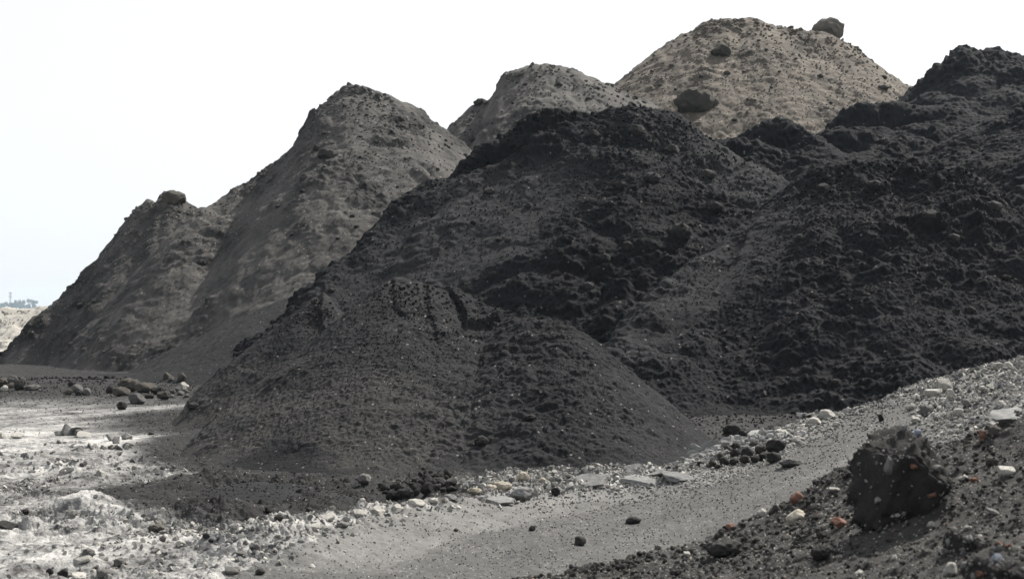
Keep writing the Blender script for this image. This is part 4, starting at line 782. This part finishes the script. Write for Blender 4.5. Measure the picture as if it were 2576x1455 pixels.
strew('gravel', 'greystone', Vg, area * vis * tin_ * (yg < 20) * (yg > 5) * sstep(.0, .3, fbm(Vg, .8, 3, 656)), 900, .010, .05, 837)
strew('gravel', 'palestone', Vg, area * vis * tin_ * (yg < 20) * (yg > 5), 1500, .010, .045, 826)
strew('gravel', 'crust', Vg, pale_w * (yg < 20) * (.1 + rg_ + .8 * vd_ + .4 * bd_), 4000, .04, .24, 828, 2, 'slab', 2.2, (.14, .35))
strew('gravel', 'palestone', Vg, pale_w * (yg < 20) * (.1 + rg_ + .8 * vd_ + .4 * bd_), 4500, .04, .22, 829, 2, 'slab', 2.2, (.14, .35))
gapm = soft_in(xg, yg, GAP, .4); strew('gravel', 'black', Vg, area * (yg < 26) * gapm * dust_ + 1e-9, 2200, .03, .22, 841, 1, 'lump', 2.0)
strew('gravel', 'darkstone', Vg, area * vis * dust_ * (xg < 0) * (yg > 12) * (yg < 36), 3500, .025, .16, 842, 1, 'ang', 2.3)
vx = vd_ * (xg > .2) * (xg < 3.0) * (1 - tin_ * .5) * (yg < 16)
strew('gravel', 'crust', Vg, area * vx, 1500, .03, .30, 838, 2, 'slab', 1.9, (.15, .45))
strew('gravel', 'palestone', Vg, area * vx, 900, .02, .16, 839, 2, 'ang', 2.2)
bw = np.ones(len(BK)) * (np.abs(BK[:, 0]) < .42 * BK[:, 1] + .5)
strew('gravel', 'darkstone', BK, bw, 5000, .016, .11, 831, 2, 'ang', p=2.0)
strew('gravel', 'palestone', BK, bw, 5500, .007, .045, 832, 1, p=2.5)
strew('gravel', 'greystone', BK, bw, 7000, .009, .06, 833, 1, p=2.3)
strew('gravel', 'redstone', BK, bw, 260, .009, .035, 834, 1)
strew('gravel', 'cream', BK, bw, 900, .009, .045, 835, 1)

# ------------------------------------------------------------------ conglomerate boulders on the bank
def conglomerate(label, px, py, D, wpx, hpx, seed, stones, npeb):
    x0, y0, z0 = at(px, py, D); wm, hm = wpx / FPX * D, hpx / FPX * D
    root = bpy.data.objects.new('conglomerate_boulder', None); C.objects.link(root); root.location = (x0, y0, z0 - hm / 2); tag(root, label, 'boulder')
    v, f = ICO[5]; v = v.copy() * 1.25; r_ = np.random.default_rng(seed); t = .5 + .5 * fbm(v + seed, .4, 4, 10)
    for n_, o_ in (((-.86, -.50, .08), .66), ((-.15, -.95, -.28), .62), ((.42, -.62, .66), .70), ((.92, -.15, .30), .80), ((-.25, -.25, .93), .60), ((.55, .1, .83), .84), ((0, 0, -1), .8), ((.7, -.6, -.4), .84), ((-.6, -.3, .75), .92)):      # broken faces
        n = np.array(n_) + r_.normal(0, .05, 3); n = n / np.linalg.norm(n); q = np.maximum(0, v @ n - o_); v = v - q[:, None] * n
    v[:, :2] *= (1.03 - .10 * v[:, 2:3])
    v *= (1 + .22 * np.abs(perlin(v / .6 + seed, 3)) + .20 * np.abs(perlin(v / .28 + seed, 4)) + .16 * np.abs(perlin(v / .13 + seed, 5)) + .5 * bumps(v + seed, .14, .6, 7) + .04 * fbm(v, .05, 2, 6))[:, None]
    v -= (v.max(0) + v.min(0)) / 2; v /= (v.max(0) - v.min(0))
    v = v * np.array([wm, wm * .95, hm]) + np.array([0, 0, hm / 2])
    core = obj('core', mesh_np('core', v, f, {'tone': t * .4}), M['bank'], parent=root)
    nrm = v - np.array([0, 0, hm / 2]); nrm /= np.linalg.norm(nrm, axis=1)[:, None]
    i = r_.choice(len(v), npeb); s_ = sizes(npeb, .010, .05, seed + 1, 1.6)
    for mt, sl_ in (('crust', slice(0, npeb // 4)), ('greystone', slice(npeb // 4, npeb))):
        k = i[sl_]; a, b, c = merged('ang', len(k), v[k], s_[sl_], 1, seed + 3)
        o = obj('pebble_grains', mesh_np('pebble_grains', a, b, {'tone': c}, smooth=False), M[mt], parent=root); o['kind'] = 'stuff'
    for k, (ux, uy, sw, sh, kind, mt, lb) in enumerate(stones):                       # set stones seen on its face
        cand = np.nonzero(nrm[:, 1] < .35)[0]; tgt = np.array([ux * wm / 2, (uy + 1) * hm / 2]); j = cand[np.argmin((v[cand, 0] - tgt[0]) ** 2 + (v[cand, 2] - tgt[1]) ** 2 + .02 * (v[cand, 1]) ** 2)]
        o = put('embedded_stone', kind, k % 4, mt, v[j] + nrm[j] * .006, (sw / FPX * D, sw / FPX * D * .8, sh / FPX * D), (0, .3 * (k % 3 - 1), .5 * k), 3, parent=root); o['label'] = lb
conglomerate('big dark conglomerate boulder set with pebbles casting a black shadow on the bank', 2268, 1202, 7.25, 268, 266, 31,
    [(-.38, .30, 36, 56, 'ang', 'greystone', 'pale angular stone'), (-.02, .30, 20, 14, 'ang', 'redstone', 'red brick stone'), (.22, .78, 26, 24, 'round', 'bluestone', 'blue grey stone'), (.30, .98, 22, 20, 'round', 'bluestone', 'blue grey stone on top'), (-.25, .72, 36, 16, 'ang', 'brownstone', 'long brown stone'), (.28, -.25, 26, 12, 'ang', 'redstone', 'dark red chip'), (.42, -.14, 14, 20, 'ang', 'palestone', 'white chip'), (.62, -.22, 26, 18, 'round', 'palestone', 'pale pebble'), (.42, .28, 34, 12, 'ang', 'greystone', 'flat grey stone'), (.5, .42, 16, 12, 'ang', 'palestone', 'small pale stone')], 150)
conglomerate('small dark conglomerate clod with pale pebbles below right of the big boulder', 2424, 1362, 6.2, 104, 80, 33, [(.3, .7, 20, 16, 'round', 'palestone', 'pale pebble'), (.7, .3, 16, 14, 'round', 'palestone', 'pale round pebble')], 160)
conglomerate('nearest blurred dark clod with a blue grey stone in the bottom right corner', 2515, 1445, 4.8, 180, 120, 35, [(-.15, .55, 34, 30, 'round', 'bluestone', 'blue grey stone'), (-.62, .1, 26, 16, 'ang', 'redstone', 'pinkish stone'), (.65, .75, 26, 22, 'lump', 'brownstone', 'brown lump'), (.4, .2, 18, 16, 'ang', 'palestone', 'pale chip')], 200)

# ------------------------------------------------------------------ far trees, mast
leafm = soil('far_leaves', [(0, lin(.010, .030, .024)), (1, lin(.030, .075, .056))], grain=.5, fine=.6, bump=0)
barkm = soil('far_bark', [(0, lin(.05, .04, .03)), (1, lin(.12, .10, .08))], grain=.5, fine=2, bump=0)
def far_tree(px, top, D, wpx, label):
    x0 = (px - CX) / FPX * D; h = CAM_Z + (HY - top) / FPX * D; cw = wpx / FPX * D; r_ = np.random.default_rng(int(px * 7 + 900))
    root = bpy.data.objects.new('far_tree', None); C.objects.link(root); root.location = (x0, D, 0); tag(root, label, 'tree', 'trees on the far skyline')
    bm = bmesh.new(); bmesh.ops.create_cone(bm, segments=7, radius1=.5, radius2=.2, depth=h * .7, matrix=Matrix.Translation((0, 0, h * .35)), cap_ends=True); me = bpy.data.meshes.new('trunk'); bm.to_mesh(me); bm.free(); obj('trunk', me, barkm, parent=root)
    nb = 9; cs = np.stack([r_.normal(0, cw * .22, nb), r_.normal(0, cw * .22, nb), h * r_.uniform(.30, .86, nb)], 1); cs[0] = (0, 0, h * .86); rad = cw * r_.uniform(.16, .30, nb)
    n = 1500; k = r_.integers(0, nb, n); d = r_.normal(size=(n, 3)); d /= np.linalg.norm(d, axis=1)[:, None]; p = cs[k] + d * (rad[k] * r_.uniform(.5, 1.1, n))[:, None]; p[:, 2] = np.minimum(p[:, 2], h)
    a = r_.normal(size=(n, 3)); a /= np.linalg.norm(a, axis=1)[:, None]; b = np.cross(a, d); b /= np.linalg.norm(b, axis=1)[:, None] + 1e-6; s_ = r_.uniform(.5, 1.2, n)[:, None]
    V_ = np.stack([p - a * s_, p - b * s_ * .6, p + a * s_, p + b * s_ * .6], 1).reshape(-1, 3)
    obj('crown', mesh_np('crown', V_, np.arange(4 * n).reshape(n, 4), {'tone': np.repeat(r_.random(n), 4)}, smooth=False), leafm, parent=root)
for px, top, wpx, lb in [(4, 762, 20, 'leftmost low tree on the far skyline under the mast'), (15, 758, 18, 'tree on the far skyline just left of the mast foot'), (27, 761, 18, 'tree on the far skyline right at the mast foot'), (39, 758, 18, 'far skyline tree in the dip right of the mast'), (49, 753, 18, 'tall far skyline tree right of the dip'), (60, 752, 18, 'far skyline tree between the two tallest'), (71, 751, 19, 'tallest far skyline tree above the gravel bank'), (83, 753, 18, 'far skyline tree half hidden by the brown heap'), ]:
    far_tree(px, top, 2450 + (px * 37) % 180, wpx, lb)
mast_m = soil('mast_steel', [(0, lin(.25, .25, .25)), (1, lin(.4, .4, .4))], bump=0)
mast = bpy.data.objects.new('lattice_mast', None); C.objects.link(mast); DM = 2720.; mast.location = ((26 - CX) / FPX * DM, DM, 0); tag(mast, 'thin lattice radio mast far away above the trees at left', 'mast')
HM = CAM_Z + 50 / FPX * DM
def bars(name, segs, rad):
    bm = bmesh.new()
    for a, b in segs:
        a, b = Vector(a), Vector(b); bmesh.ops.create_cone(bm, segments=5, radius1=rad, radius2=rad, depth=(b - a).length, cap_ends=True, matrix=Matrix.Translation((a + b) / 2) @ (b - a).to_track_quat('Z', 'Y').to_matrix().to_4x4())
    me = bpy.data.meshes.new(name); bm.to_mesh(me); bm.free(); return obj(name, me, mast_m, parent=mast)
leg_ = lambda k, z_: ((1.8 - 1.2 * z_ / HM) * (1 if k in (0, 1) else -1), (1.8 - 1.2 * z_ / HM) * (1 if k in (1, 2) else -1), z_)
bars('frame', [(leg_(k, 0), leg_(k, HM)) for k in range(4)], .2)
bars('bracing', [(leg_(k, z_), leg_((k + s_) % 4, z_ + HM / 9)) for k in range(4) for z_ in np.arange(9) * HM / 9 for s_ in (1, 3)], .12)
for zf in (.80, .97): bars('antenna', [((2.4 * math.cos(a), 2.4 * math.sin(a), HM * zf - 2.0), (2.4 * math.cos(a), 2.4 * math.sin(a), HM * zf + 1.9)) for a in np.arange(6) * 1.047] + [((0, 0, HM * zf), (2.4 * math.cos(a), 2.4 * math.sin(a), HM * zf)) for a in np.arange(6) * 1.047], .32)

# ------------------------------------------------------------------ air
bm = bmesh.new(); bmesh.ops.create_cube(bm, size=1.0); me = bpy.data.meshes.new('haze'); bm.to_mesh(me); bm.free()
hz_o = bpy.data.objects.new('haze', me); C.objects.link(hz_o); hz_o.scale = (9800, 2960, 50); hz_o.location = (0, 1400, 23); hz_o['kind'] = 'stuff'
hm_ = bpy.data.materials.new('haze'); hm_.cycles.volume_sampling = 'EQUIANGULAR'; hm_.cycles.homogeneous_volume = True; hm_.use_nodes = True; nt = hm_.node_tree; nt.nodes.remove(nt.nodes['Principled BSDF']); pv = nt.nodes.new('ShaderNodeVolumePrincipled')
pv.inputs['Color'].default_value = (.74, .88, 1, 1); pv.inputs['Density'].default_value = 0.00015; pv.inputs['Anisotropy'].default_value = .2
nt.links.new(pv.outputs[0], nt.nodes['Material Output'].inputs['Volume']); me.materials.append(hm_)
